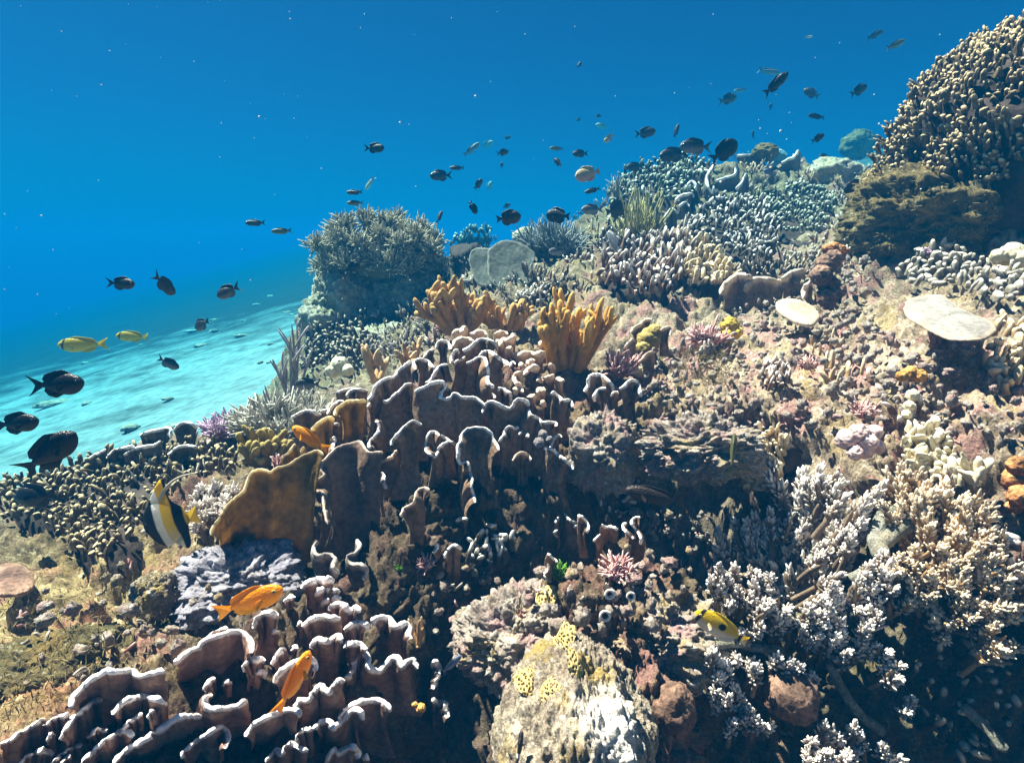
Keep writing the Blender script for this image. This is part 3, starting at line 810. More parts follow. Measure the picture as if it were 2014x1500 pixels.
def finger_dome(name, label, u, v, d, rpx, deep, n, L, R, mat, seed=3, zmin=-.35, basemat='base_dark', cat='coral', wob=.14, up=.55, part='finger'):
    """a colony growing on a dome of its own"""
    rng = np.random.default_rng(seed)
    c = at(u, v, d); s = d / FPX
    r = np.array([rpx[0] * s, deep, rpx[1] * s])
    root = thing(name, c - np.array([0, 0, r[2] * .6]), label, cat)
    G, A = lump_grid(c, r * .97, seed, wob, 1.5, 96, 64)
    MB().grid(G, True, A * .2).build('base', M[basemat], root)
    S = unit(rng.normal(size=(n * 3, 3)))
    S = S[(S[:, 2] > zmin) & (S @ FWD < .5)][:n]
    S = S[noise(S * 5 + 3) < .33]
    k = lump_k(S, seed, wob, 1.5)
    P = c + S * k[:, None] * r
    nn = unit(S / r)
    m = len(P)
    D = unit(nn * .75 + np.array([0, 0, up]) + rng.normal(size=(m, 3)) * .2)
    G, A = fingers(P - D * (L * s * .3), D, L * s * rng.uniform(.6, 1.6, m) * (1 + .6 * noise(S * 4 + 9)), R * s * rng.uniform(.7, 1.3, m), seg=7, bend=np.array([0, 0, .15]) + rng.normal(size=(m, 3)) * .2, wob=.7, flat=np.where(rng.uniform(size=m) < .35, rng.uniform(1.4, 2.4, m), 1.))
    emit_fingers(root, G, A, M[mat], part)
    return root


finger_dome('finger_coral', 'huge dome of crowded cream-tipped finger coral rising to the corner of the photo', 2090, 345, 2.1, (322, 284), .5, 5400, 12, 2.8, 'finger_brown', seed=3, zmin=-.1, wob=.2)
finger_field('finger_coral', 'wide brown finger coral with cream tips spread behind the black, white and yellow fish',
             [(0,965),(60,945),(180,915),(260,890),(330,885),(440,880),(470,905),(470,940),(380,955),(340,985),(290,1010),(280,1080),(230,1120),(150,1100),(100,1040),(0,1030)], 14.5, 13, 4.3, 'finger_brown', seed=11, lift=.025)
finger_field('finger_coral', 'pink-stemmed white-tipped finger coral right behind the larger orange leather coral',
             [(1180,560),(1190,520),(1240,485),(1330,480),(1370,500),(1350,545),(1320,590),(1260,600),(1210,600)], 13, 20, 4.6, 'finger_rose', seed=12, lift=.06)
finger_field('finger_coral', 'orange-tinged knobby finger coral beside the white-tipped pink one',
             [(1330,480),(1390,490),(1430,530),(1440,570),(1380,580),(1330,560)], 13, 14, 5.0, 'finger_yel', seed=13, lift=.05)
finger_field('finger_coral', 'dark finger coral with bright white tips on the overhang above the black hollow',
             [(1330,480),(1360,440),(1420,400),(1480,405),(1530,440),(1530,500),(1510,540),(1440,520),(1390,500)], 11, 13, 3.2, 'finger_white', seed=14, lift=.06)
finger_field('finger_coral', 'greenish knobby coral on the upper slope below the dark fish trio',
             [(1205,420),(1200,370),(1240,330),(1310,315),(1370,320),(1400,350),(1360,400),(1300,410),(1250,400)], 10, 9, 3.4, 'finger_far', seed=15, lift=.05)
finger_field('finger_coral', 'fine pale-knobbed coral sheet sloping below the crest plates',
             [(1500,380),(1560,365),(1640,385),(1650,430),(1600,470),(1540,470),(1480,400)], 10, 8, 3.0, 'finger_far', seed=16, lift=.04)
finger_field('finger_coral', 'small dark coral cluster with pale tips at the foot of the green rock',
             [(610,700),(625,650),(660,630),(720,620),(740,650),(730,700),(690,725),(640,730),(600,745)], 11, 10, 3.6, 'finger_dark', seed=17, lift=.05, base=False)
finger_field('finger_coral', 'tan knobbly coral bed stretched above the pale round plate',
             [(1760,560),(1790,510),(1840,485),(1900,500),(1960,520),(2014,540),(2014,600),(1960,600),(1880,570),(1820,570)], 17, 14, 5.5, 'finger_grey', seed=18, lift=.02, base=False)
finger_field('finger_coral', 'sandy yellow bushy finger coral at the cave rim with the dark olive fish',
             [(1455,930),(1460,880),(1490,855),(1540,850),(1570,880),(1560,930),(1530,960),(1480,960)], 13, 22, 5.2, 'finger_yel', seed=19, lift=.05)
finger_field('finger_coral', 'cream knobbly coral below the pink lobed coral',
             [(1770,900),(1790,850),(1840,845),(1880,880),(1900,920),(1960,930),(1940,970),(1860,960),(1800,940)], 17, 16, 6.5, 'lobe_cream', seed=20, lift=.03, base=False)
finger_field('finger_coral', 'small white branching coral alone on the open rubble slope',
             [(1495,760),(1505,735),(1540,728),(1560,750),(1550,775),(1520,780)], 9, 14, 3.2, 'finger_rose', seed=21, lift=.03, base=False)
finger_field('finger_coral', 'few white-tipped brown stubs in the dark under the great brown foliose coral',
             [(885,1110),(920,1060),(960,1050),(1010,1060),(1010,1095),(960,1120),(900,1125)], 19, 22, 5.0, 'finger_white', seed=22, lift=.03, base=False)
finger_field('finger_coral', 'ochre knobs hanging in the shade below the pale round plate',
             [(1900,690),(1940,660),(2014,640),(2014,760),(1980,800),(1940,740)], 22, 16, 6.5, 'finger_yel', seed=23, lift=.03, base=False)
finger_field('finger_coral', 'pale stubby coral dots on the dark wall under the bluish crest coral',
             [(1180,480),(1200,440),(1230,430),(1270,480),(1240,490),(1180,520)], 12, 10, 2.8, 'finger_white', seed=24, lift=.06)
finger_field('finger_coral', 'brown coral with creamy knobs along the lower corner beside the black hollow',
             [(1880,1180),(1900,1110),(1960,1070),(2014,1060),(2014,1200),(1960,1220)], 26, 22, 8.0, 'finger_rose', seed=25, lift=.04, base=False)
finger_field('finger_coral', 'pale green knob coral just under the two big round plates',
             [(880,500),(910,470),(970,465),(960,490),(920,520),(890,530)], 9, 8, 3.2, 'finger_far', seed=26, lift=.1)


finger_field('finger_coral', 'dim dark fingers in the black hollow at the corner under the brush coral',
             [(1780,1290),(1900,1240),(2014,1230),(2014,1500),(1850,1500),(1790,1400)], 50, 26, 8.0, 'finger_dark', seed=27, lift=.02, base=False)
# ------------------------------------------------------------------ branching colonies
def branch_mesh(p, d, L, r, rng, depth, taper=.9, kids=(2, 4), ang=.6, up=.35, seg=7):
    mb = MB()
    def grow(p, d, L, r, k):
        bend = rng.normal(size=3) * .18 + np.array([0, 0, up]) * .6
        G, A = fingers(p, d, L, r, seg, bend, wob=.3)
        mb.grid(G, True, (A * .5 + (.5 if k == 0 else 0.)) if k else A)
        if k == 0: return
        for _ in range(rng.integers(*kids)):
            t = rng.uniform(.35, .8)
            q = p + unit(d) * L * t + bend * L * t * t
            nd = unit(unit(d) + rng.normal(size=3) * ang + np.array([0, 0, up]))
            grow(q, nd, L * rng.uniform(.5, .8), r * taper * rng.uniform(.85, 1.1), k - 1)
    grow(np.asarray(p, float), np.asarray(d, float), L, r, depth)
    return mb


def bush(name, label, u, v, rpx, hpx, n, r, mat, depth=1, d=None, cat='coral', seed=1, ang=.5, spread=.9, up=.35, part='branch', kids=(2, 4), group=None, seg=7, dep=None, Lf=(.55, 1.0)):
    """an upright bush: n branches rising from a patch of ground; sizes in photo pixels"""
    rng = np.random.default_rng(seed)
    p, nn, dh = hit(u, v)
    if d is not None:
        p = at(u, v, d); dh = d
    s = dh / FPX
    root = thing(name, p, label, cat, group)
    dep = rpx * s * .7 if dep is None else dep
    for k in range(n):
        a = rng.uniform(0, 2 * math.pi); q = math.sqrt(rng.uniform())
        off = np.array([math.cos(a) * q * rpx * s, math.sin(a) * q * dep, 0])
        dr = unit(np.array([math.cos(a) * q * spread, math.sin(a) * q * spread, 1.0]) + rng.normal(size=3) * .15)
        b = p + off * .55
        L = hpx * s * rng.uniform(*Lf) * (1 - .25 * q)
        branch_mesh(b - dr * .01, dr, L, r * s * rng.uniform(.85, 1.15), rng, depth, ang=ang, up=up, kids=kids, seg=seg).build(part, M[mat], root)
    return root


bush('leather_coral', 'tall brown-orange leather coral bush with knobby fingers, before the two round plates', 905, 650, 50, 80, 15, 8.5, 'orange_dim', depth=2, seed=31, up=.55, spread=1.0, ang=.5, kids=(2, 4))
bush('leather_coral', 'low brown finger bush between the two orange leather corals', 1000, 640, 66, 48, 18, 7, 'orange_dim', depth=1, seed=32, up=.4, spread=.8, ang=.45)
bush('leather_coral', 'brightest orange leather coral with long upright fingers, behind the stubby ridge coral', 1120, 720, 66, 92, 22, 8.5, 'orange_soft', depth=2, seed=33, up=.6, spread=.85, ang=.45, kids=(2, 4))
bush('leather_coral', 'olive brown finger coral behind the small orange fish near the foliose coral', 520, 905, 48, 62, 18, 8.0, 'olive_soft', depth=1, seed=34, up=.35, spread=.9, ang=.45)
bush('antler_coral', 'sparse tan antler branches in front of the blue water gap', 740, 745, 50, 75, 5, 6.0, 'tan_branch', depth=1, seed=35, up=.2, spread=1.8, ang=.5, kids=(1, 3))
bush('antler_coral', 'sparse tan antler branches beside the great foliose coral crest', 808, 722, 36, 70, 5, 6.0, 'tan_branch', depth=1, seed=36, up=.25, spread=1.3, ang=.5, kids=(1, 3))
bush('staghorn_coral', 'wide grey-green staghorn thicket at the reef edge over the sand', 560, 845, 110, 78, 130, 2.6, 'stag', depth=1, seed=37, up=.15, spread=1.5, ang=.6, kids=(3, 6), seg=5, dep=.17)
bush('sea_whip', 'thin mauve sea whips sticking up behind the staghorn thicket', 575, 775, 45, 120, 9, 2.6, 'whip', depth=1, seed=38, up=.3, spread=.5, ang=.3, kids=(1, 3), seg=5)
bush('soft_bush', 'slate blue bushy coral under the round black fish on the ridge', 1090, 505, 66, 62, 110, 1.8, 'bluebush', depth=1, seed=39, up=.25, spread=1.1, ang=.6, kids=(4, 8), seg=4, dep=.15)
bush('soft_bush', 'ochre feathery bush beside the dark finger coral mound', 1255, 485, 38, 85, 42, 1.7, 'yelbush', depth=1, seed=40, up=.5, spread=.7, ang=.35, kids=(2, 4), seg=5)
bush('soft_bush', 'spiky pale hair-like sprigs on the ridge below the pale yellow fish', 1215, 395, 24, 50, 18, 1.3, 'stag', depth=1, seed=41, up=.3, spread=.9, ang=.35, kids=(1, 3), seg=4)
bush('coralline_tuft', 'lilac coralline tuft on the outer reef edge above the sand', 445, 855, 62, 44, 80, 2.4, 'purple', depth=1, seed=42, up=.2, spread=1.2, ang=.7, kids=(3, 6), seg=4, dep=.1)
bush('coralline_tuft', 'pink coralline tuft beside the green seaweed', 1215, 1130, 42, 46, 60, 2.6, 'pink', depth=1, seed=43, up=.1, spread=1.3, ang=.8, kids=(3, 6), seg=4)
bush('coralline_tuft', 'pinkish tuft growing over the knoll between two white-edged corals', 1190, 880, 48, 44, 60, 2.0, 'pink', depth=1, seed=44, up=.1, spread=1.3, ang=.8, kids=(3, 6), seg=4)
bush('coralline_tuft', 'coral-pink tuft next to the yellow sponge', 1390, 672, 46, 38, 60, 2.4, 'pink', depth=1, seed=45, up=.2, spread=1.1, ang=.7, kids=(3, 6), seg=4)
bush('coralline_tuft', 'faded rose tuft on the rubble above the pink lobed coral', 1700, 815, 36, 34, 46, 2.2, 'pink', depth=1, seed=46, up=.2, spread=1.3, ang=.7, kids=(3, 5), seg=4)
bush('coralline_tuft', 'rosy tuft in the crevice below the brightest orange leather coral', 1222, 735, 30, 52, 40, 2.4, 'pink', depth=1, seed=47, up=.2, spread=.9, ang=.7, kids=(3, 5), seg=4)
bush('coralline_tuft', 'tiny pink and white sprig at the tip of the yellow plate', 545, 912, 15, 24, 16, 1.8, 'pink', depth=1, seed=48, up=.2, spread=.9, ang=.7, kids=(2, 4), seg=4)
bush('coralline_tuft', 'dark red tuft in the shade of the great foliose coral', 840, 1115, 20, 30, 34, 1.6, 'pink', depth=1, seed=49, up=.2, spread=1., ang=.7, kids=(3, 5), seg=4)
bush('coralline_tuft', 'mauve grey tuft above the tan knobbly coral bed', 1840, 500, 30, 22, 36, 2.2, 'purple', depth=1, seed=50, up=.2, spread=1.2, ang=.7, kids=(3, 5), seg=4)
bush('coralline_tuft', 'pale rose tuft on the slope among grey rubble', 1590, 720, 30, 22, 36, 2.0, 'pink', depth=1, seed=51, up=.2, spread=1.2, ang=.7, kids=(3, 5), seg=4)
bush('coralline_tuft', 'pink tuft at the left end of the tall leather coral', 880, 655, 16, 34, 22, 2.0, 'pink', depth=1, seed=52, up=.2, spread=.7, ang=.7, kids=(3, 5), seg=4)
bush('seaweed', 'bright green seaweed tuft by the small yellow honeycomb coral', 1100, 1132, 24, 28, 60, 2.0, 'green', depth=1, seed=53, up=.2, spread=1.2, ang=.7, kids=(3, 5), seg=4, cat='seaweed')
bush('seaweed', 'dim green seaweed sprig near the giant clam', 790, 1118, 14, 18, 30, 1.8, 'green', depth=1, seed=54, up=.2, spread=1.2, ang=.7, kids=(3, 5), seg=4, cat='seaweed')
bush('twig_sponge', 'forked straw-coloured twig standing at the dark hollow', 822, 1262, 8, 62, 3, 3.6, 'tan_branch', depth=1, seed=55, up=.2, spread=.6, ang=.25, kids=(1, 3), cat='sponge')


# brushes of Acropora: each branch a stem crowded with small pale nubs towards the tip
def acropora(name, label, tips, scale, off, centre, seed=5, mat='acro', Lpx=120, group=None, rpx=6.0, fill=None):
    rng = np.random.default_rng(seed)
    T = np.asarray(tips, float) / scale + off
    if fill is not None:
        P = np.asarray(fill[0], float)
        q = np.stack([rng.uniform(P[:, 0].min(), P[:, 0].max(), fill[1] * 4), rng.uniform(P[:, 1].min(), P[:, 1].max(), fill[1] * 4)], 1)
        T = np.concatenate([T, q[in_poly(P, q[:, 0], q[:, 1])][:fill[1]]])
    cp, _, cd = hit(*centre)
    root = thing(name, cp, label, 'coral', group)
    for (u, v) in T:
        for j in range(2):
            _, nn, dh = hit(u, min(v + 30, 1498))
            d = dh - .055 - rng.uniform(0, .03)
            s = d / FPX
            tip = at(u + rng.normal() * 4 + j * rng.uniform(-26, 26), v + j * rng.uniform(5, 30), d)
            out = tip - (cp + np.array([0, 0, -.05]))
            D = unit(unit(out) * .55 + np.array([0, 0, .7]) - FWD * .28 + rng.normal(size=3) * .22)
            L = Lpx * s * rng.uniform(.75, 1.1)
            base = tip - D * L
            mb = MB()
            G, A = fingers(base, D, L, rpx * s * rng.uniform(.8, 1.1), 8, rng.normal(size=3) * .08, wob=.4)
            mb.grid(G, True, np.clip(A * .8 - .35, 0, 1) * .8)
            nn_ = 46
            t = rng.uniform(.42, 1., nn_) ** .8
            ph = rng.uniform(0, 2 * np.pi, nn_)
            X = unit(np.cross(D, [.3, .2, .9])); Y = np.cross(D, X)
            rad = X[None] * np.cos(ph)[:, None] + Y[None] * np.sin(ph)[:, None]
            nd = unit(rad * (1.2 - t)[:, None] * 1.9 + D[None] * (.45 + t)[:, None])
            q = base[None] + D[None] * (L * t)[:, None]
            G, A = fingers(q, nd, s * (15 + 11 * rng.uniform(size=nn_)), s * 3.1 * rng.uniform(.8, 1.2, nn_), 6, tt=np.array([0, .45, .8, .95, 1.]), rr=np.array([1., .95, .75, .4, .03]))
            mb.grid(G, True, np.clip(A * .75 + (t[:, None, None] - .55) * .55, 0, 1))
            mb.build('branch', M[mat], root)
    return root


AC = [(360,330),(300,390),(280,470),(285,540),(250,610),(640,300),(530,370),(480,370),(610,470),(690,570),(620,600),(850,340),(960,400),(760,430),(800,480),(840,470),(370,660),(440,690),(560,740),(610,760),(800,700),(870,670),(830,760),(690,820),(470,830),(1000,860),(980,920),(1110,960),(1170,1020),(860,880),(680,1030),(740,1070),(1230,1190),(1050,630),
      (700,80),(720,130),(690,180),(800,70),(860,90),(890,130),(560,60),(600,130),(780,190),(1000,210),(980,270),(1080,150)]
acropora('acropora_coral', 'big branching brush coral with lilac-white nubbed tips, around the yellow and white fish', AC, 2.5, (1300, 900), (1600, 1160), seed=61, fill=([(1420,1060),(1560,960),(1700,930),(1760,1050),(1740,1250),(1620,1260),(1450,1200)], 44))
AC2 = [(1320,130),(1350,180),(1420,190),(1500,200),(1560,200),(1450,350),(1380,440),(1560,500),(1620,560),(1300,210),(1700,600),(1720,660),(1750,540),(1660,500),(1590,260),(1270,280),(1180,60),(1240,90),(1120,90),(1400,80)]
acropora('acropora_coral', 'sunlit pale brush coral on the slope below the cream knobbly coral', AC2, 2.5, (1300, 900), (1870, 1040), seed=62, mat='acro_warm', fill=([(1700,930),(1900,980),(2014,1060),(2014,1290),(1900,1260),(1780,1160)], 48))
AC3 = [(230,960),(280,1010),(360,990),(260,1150),(310,1180),(400,1200),(440,1240),(400,1290),(480,1310),(300,1080),(450,1010),(560,990),(640,1010)]
acropora('acropora_coral', 'low fringe of white brush coral over the round brown sponge, by the dark gap', AC3, 2.5, (1300, 900), (1450, 1360), seed=63, Lpx=80)
AC4 = [(800,1330),(760,1390),(840,1450),(950,1330),(1000,1380),(1080,1430),(1170,1480),(880,1390),(930,1460),(760,1470)]
acropora('acropora_coral', 'white brush coral sprays at the bottom edge below the dead branches', AC4, 2.5, (1300, 900), (1700, 1490), seed=64, Lpx=80)
acropora('acropora_coral', 'bluish white nubbly coral beside the big yellow plate', [(395,965),(410,990),(430,960),(440,985),(450,1005),(385,1000),(400,1020),(465,965),(420,1010)], 1., (0, 0), (430, 1010), seed=65, Lpx=45, rpx=7.)


def dead_branches():
    lab = ['thick dead grey branch lying among the brush coral, uppermost of the bare ones', 'bare grey-green dead stump pointing up through the brush coral', 'long dead grey branch slanting down toward the bottom edge',
           'short dead branch crossing under the white nubbed tips', 'dead grey branch leading to the low white fringe', 'dull dead branch by the black corner hollow']
    tr = [[(1010,560),(930,600),(1110,540),(1240,560)],[(1080,470),(1060,380),(1110,280),(1150,270)],[(830,1020),(900,1150),(980,1260),(1080,1340)],[(1080,430),(1150,370),(1210,330)],[(230,930),(350,910),(460,930),(580,950)],[(1500,1230),(1600,1330),(1680,1420)]]
    rad = [11, 17, 9, 15, 9, 10]
    for l, t, r in zip(lab, tr, rad):
        p = np.array(t, float) / 2.5 + (1300, 900)
        ds = [hit(u, min(v + 15, 1497))[2] - .04 for u, v in p]
        path, _ = smooth_path(np.stack([p[:, 0], p[:, 1], np.array(ds)], 1), 26)
        P3 = at(path[:, 0], path[:, 1], path[:, 2])
        G, A = tube(P3, r * np.array(ds).mean() / FPX, 12)
        G = G + (noise(G * 60) * .004)[..., None] * np.array([0, 0, 1.])
        root = thing('dead_branch', P3[0], l, 'coral', 'dead branches in the brush coral')
        MB().grid(G, True, A).build('stem', M['deadbranch'], root)


dead_branches()


# ------------------------------------------------------------------ big feathery soft coral
def feathery():
    rng = np.random.default_rng(71)
    d = 3.3; s = d / FPX
    c = at(745, 508, d)
    root = thing('soft_coral', at(742, 600, d), 'large grey feathery soft coral bush standing against the blue water', 'coral')
    lob = []
    G, A = lump_grid(c, np.array([64, 45, 38]) * s, 4, .25, 1.5, 64, 44)
    MB().grid(G, True, A * .2).build('core', M['softgrey'], root)
    for k in range(400):
        S = unit(rng.normal(size=3))
        if S[2] < -.3 or S[1] > .55 or len(lob) > 44: continue
        q = c + S * np.array([108, 78, 66]) * s * rng.uniform(.72, 1.15)
        if all(np.linalg.norm(q - w) > 33 * s for w in lob): lob.append(q)
    for q in lob:
        o = unit((q - c) / np.array([115, 80, 105]) + np.array([0, 0, .35]))
        mb = MB()
        G, A = fingers(c + (q - c) * .3, q - c, np.linalg.norm(q - c) * .75, 10 * s, 8, wob=.5)
        mb.grid(G, True, A * .2)
        n = 170
        S = unit(rng.normal(size=(n, 3)) + o * .9)
        p = q + S * rng.uniform(.2, .9, n)[:, None] * 23 * s
        D = unit(S + o * .5 + rng.normal(size=(n, 3)) * .35)
        G, A = fingers(p, D, s * rng.uniform(9, 17, n), s * rng.uniform(1.1, 1.8, n), 4, rng.normal(size=(n, 3)) * .3, tt=np.array([0, .5, .85, 1.]), rr=np.array([1., .9, .7, .05]))
        mb.grid(G, True, A * .8)
        mb.build('lobe', M['softgrey'], root)


feathery()


# ------------------------------------------------------------------ round plates, mushroom coral
def disc(name, label, pts, d, tilt, mat, thick=5., bowl=.10, cat='coral', stalk=None, ridges=False, scale=1., off=(0, 0)):
    """a plate whose outline was traced; tilt = change of distance per photo pixel going down (negative: lower side nearer)"""
    p = np.asarray(pts, float).reshape(-1, 2) / scale + off
    loop, _ = smooth_path(np.concatenate([p, p[:1]]), 73)
    loop = loop[:-1]
    c = loop.mean(0)
    s = d / FPX
    rr = np.concatenate([np.linspace(.02, .97, 16), [1.0, 1.006, 1.0], np.linspace(.97, .02, 12)])
    side = np.concatenate([np.ones(16) * .5, [.35, 0, -.35], -np.ones(12) * .5])
    G = []; A = []
    for r, sd in zip(rr, side):
        q = c + (loop - c) * r
        dd = d + tilt[1] * (q[:, 1] - c[1]) + tilt[0] * (q[:, 0] - c[0])
        jag = 1 + (.045 * noise(np.stack([np.arange(len(q)) * .55 + c[0], 0 * q[:, 0], 0 * q[:, 0] + .3], 1)) + .03 * noise(np.stack([np.arange(len(q)) * .21 + c[1], 0 * q[:, 0], 0 * q[:, 0] + .3], 1))) * r
        q = c + (q - c) * jag[:, None]
        P = at(q[:, 0], q[:, 1], dd)
        G.append(P); A.append(np.full(len(q), r))
    G = np.array(G); A = np.array(A)
    nrm = unit(np.cross(G[10, 0] - G[0, 0], G[10, 18] - G[0, 0]))
    if nrm @ FWD > 0: nrm = -nrm
    if nrm[2] < 0 and abs(nrm @ FWD) < .3: nrm = -nrm
    size = np.linalg.norm(loop - c, axis=1).mean() * s
    off_ = side[:, None] * thick * s + bowl * size * (A ** 2 - .4) + .04 * size * noise(G * (1.6 / size)) + .012 * size * noise(G * (6 / size))
    if ridges:
        ph = np.arctan2(loop[:, 1] - c[1], loop[:, 0] - c[0])
        off_ = off_ + (side[:, None] > 0) * .035 * size * np.sin(ph[None] * 34) * np.clip(A * 1.5, 0, 1)
    G = G + nrm * off_[..., None]
    base = G[-1].mean(0)
    root = thing(name, base, label, cat)
    MB().grid(G, True, A).build('disc', M[mat], root)
    if stalk:
        Gs, As = fingers(base + np.array([0, .02, -.02]) - np.array([0, -.02, 1]) * stalk, np.array([0, -.1, 1.]), stalk + .01, stalk * .35, 12)
        MB().grid(Gs, True, As * .3).build('stalk', M['sponge_brown'], root)
    return root


disc('plate_coral', 'smooth pale grey dished plate coral jutting over the ochre knobs', [1460,100,1490,60,1580,40,1650,45,1690,80,1740,110,1820,145,1880,175,1885,205,1830,240,1740,247,1650,235,1560,190,1490,150], 1.5, (-.0003, -.0034), 'platewhite', 4.5, -.10, scale=2.331, off=(1150, 560), stalk=.06)
disc('mushroom_coral', 'cream oblong mushroom coral with fine radial ridges', [880,75,920,60,980,65,1040,90,1075,125,1075,150,1040,180,980,165,920,135,885,105], 1.86, (0, -.003), 'mushroom', 8., -.28, scale=2.331, off=(1150, 560), ridges=True)
disc('plate_coral', 'larger rounded grey-green plate standing upright behind the leather corals', [1030,900,1040,840,1090,800,1150,790,1220,805,1270,835,1300,870,1290,930,1300,990,1250,1040,1180,1060,1100,1060,1040,1000], 2.75, (.0005, -.0011), 'plategreen', 5., .06, scale=2.877, off=(600, 200))
disc('plate_coral', 'smaller grey-green plate half hidden behind the larger upright one', [925,900,940,850,980,830,1020,832,1080,850,1100,940,1080,1020,1010,1050,960,1010], 2.86, (.0003, -.0011), 'plategreen', 5., .06, scale=2.877, off=(600, 200))
disc('plate_coral', 'rusty brown ribbed disc at the edge beside the dark gully', [-20,1120,10,1106,40,1108,62,1125,66,1145,50,1162,10,1168,-20,1160], 1.18, (0, -.002), 'sponge_brown', 8., -.2, ridges=True)

# lobed corals, sponges, lumps
def lobes(name, label, u, v, d, blobs, mat, cat='coral', seed=1):
    s = d / FPX
    root = thing(name, at(u, v + 20, d), label, cat)
    for k, (du, dv, r) in enumerate(blobs):
        G, A = lump_grid(at(u + du, v + dv, d - .01 * (k % 3)), np.array([r, r, r * .95]) * s, seed + k, .24, 1.5, 56, 36)
        MB().grid(G, True, A).build('lobe', M[mat], root)
    return root


lobes('lobed_coral', 'smooth pink lobed coral among the cream corals on the sunlit slope', 1690, 860, 1.28, [(-25, 5, 20), (0, -8, 19), (18, 8, 17), (30, -10, 15), (8, 24, 18), (-8, 30, 14), (36, 18, 14)], 'lobe_pink', seed=3)
lobes('lobed_coral', 'pair of grey-white knobs on the slope left of the shaded hollow', 1795, 795, 1.3, [(0, -18, 12), (-6, 4, 11), (-12, 20, 9)], 'lobe_cream', seed=9)
lobes('sponge', 'bright yellow sponge crust beside the coral-pink tuft', 1435, 640, 1.98, [(0, 0, 17), (12, 14, 13), (-6, 20, 12), (2, 38, 10)], 'sponge_yellow', 'sponge', 21)
lobes('sponge', 'mustard lump with a dark pit between the loose tan plates', 1275, 668, 1.93, [(0, 0, 24), (12, -16, 14), (-8, 18, 16)], 'olive_soft', 'sponge', 31)
lobes('sponge', 'cream rounded lump under the mustard one', 1255, 728, 1.85, [(0, 0, 15), (14, 4, 12)], 'lobe_cream', 'sponge', 36)
lobes('sponge', 'orange crust capping the dark brown column', 1640, 488, 2.0, [(-14, 2, 9), (0, -2, 10), (14, 2, 9), (24, 6, 7)], 'sponge_red', 'sponge', 41)
lobes('sponge', 'dark brown column sponge of stacked shelves next to the mushroom coral', 1625, 560, 2.0, [(0, -40, 20), (14, -52, 18), (-10, -18, 20), (6, 0, 20), (0, 26, 20), (24, 12, 15), (-6, 48, 18)], 'sponge_brown', 'sponge', 45)
lobes('sponge', 'orange blotched crust on the rubble slope left of the shaded hollow', 1790, 735, 1.37, [(0, 0, 16), (18, 4, 13), (-16, 5, 11)], 'sponge_orange', 'sponge', 52)
lobes('sponge', 'small orange knob on the sunlit limestone boulder', 1135, 1375, .84, [(0, 0, 9), (4, 10, 7)], 'sponge_orange', 'sponge', 58)
lobes('sponge', 'tiny orange cup below the last flap of the chocolate coral', 828, 1392, .9, [(0, 0, 9), (-12, -6, 6)], 'sponge_orange', 'sponge', 61)
lobes('sponge', 'orange red crust along the photo edge beside the sunlit slope', 1990, 945, 1.1, [(6, 0, 24), (14, -30, 20), (18, 30, 22), (4, 50, 14)], 'sponge_red', 'sponge', 64)
lobes('sponge', 'pale yellow ball beside the dark coral cluster in the gap', 668, 718, 2.55, [(0, 0, 17), (-14, 12, 13), (15, 10, 12)], 'lobe_cream', 'sponge', 67)
lobes('lobed_coral', 'yellowish rounded coral on the flank of the turf covered outcrop', 1735, 450, 2.2, [(0, 0, 20), (-14, 24, 16), (16, 22, 18), (0, 48, 18)], 'algae_rock', 'coral', 71)
lobes('sponge', 'brilliant yellow patch at the outer foot of the turf covered outcrop', 1698, 445, 2.25, [(0, 0, 9), (-4, 16, 9), (2, 34, 8)], 'sponge_yellow', 'sponge', 73)
lobes('lobed_coral', 'cream topped knob at the photo edge over the tan coral bed', 1990, 500, 1.75, [(0, 0, 22), (-26, 4, 14), (18, 8, 18)], 'lobe_cream', 'coral', 75)
lobes('sponge', 'three grey-blue balls nestled in the great foliose coral', 1068, 860, 1.42, [(0, -6, 9), (13, 4, 7), (-8, 10, 10)], 'bluerock', 'sponge', 77)

rock('boulder', 'sunlit pale limestone boulder at the bottom edge', 'rock', 1130, 1505, .90, (152, 228), 'boulder', seed=2, amp=.2, f=1.9, n=(320, 220), deep=1.6)
rock('boulder', 'shaded grey boulder above the sunlit limestone one', 'rock', 1020, 1250, 1.12, (110, 85), 'rubble', seed=5, amp=.45, n=(200, 140))
rock('boulder', 'broad brown-grey boulder left of the yellow and white fish', 'rock', 1290, 1240, 1.1, (120, 70), 'rubble', seed=6, amp=.45, n=(200, 140))
rock('boulder', 'dark knoll overgrown with pink tufts next to the great foliose coral', 'rock', 1185, 890, 1.5, (65, 75), 'rubble', seed=7, amp=.5, n=(120, 80))
rock('reef_rock', 'rough ledge roofing the black cave mouth right of the pink-tufted knoll', 'rock', 1380, 882, 1.44, (104, 56), 'rubble', seed=24, amp=.55, f=2.1, n=(190, 130), deep=.75)
rock('sponge', 'smooth reddish brown rounded sponge against the sunlit boulder', 'sponge', 1325, 1395, .95, (42, 52), 'sponge_brown', seed=8, amp=.2, n=(64, 44))
rock('sponge', 'round brown dome sponge under the white fringe of brush coral', 'sponge', 1555, 1365, 1.0, (52, 46), 'sponge_brown', seed=9, amp=.2, n=(64, 44))
rock('outcrop', 'big outcrop furred with olive brown turf under the huge finger coral dome', 'rock', 1880, 430, 2.2, (185, 120), 'algae_rock', seed=10, amp=.35, n=(160, 110))
rock('reef_rock', 'green lit rock wall at the reef end under the feathery soft coral', 'rock', 675, 620, 3.35, (70, 85), 'greenrock', seed=11, amp=.4, n=(130, 90))
rock('reef_rock', 'dark rock block in the shadow of the feathery soft coral', 'rock', 800, 590, 3.45, (75, 70), 'greenrock', seed=12, amp=.3, n=(130, 90))
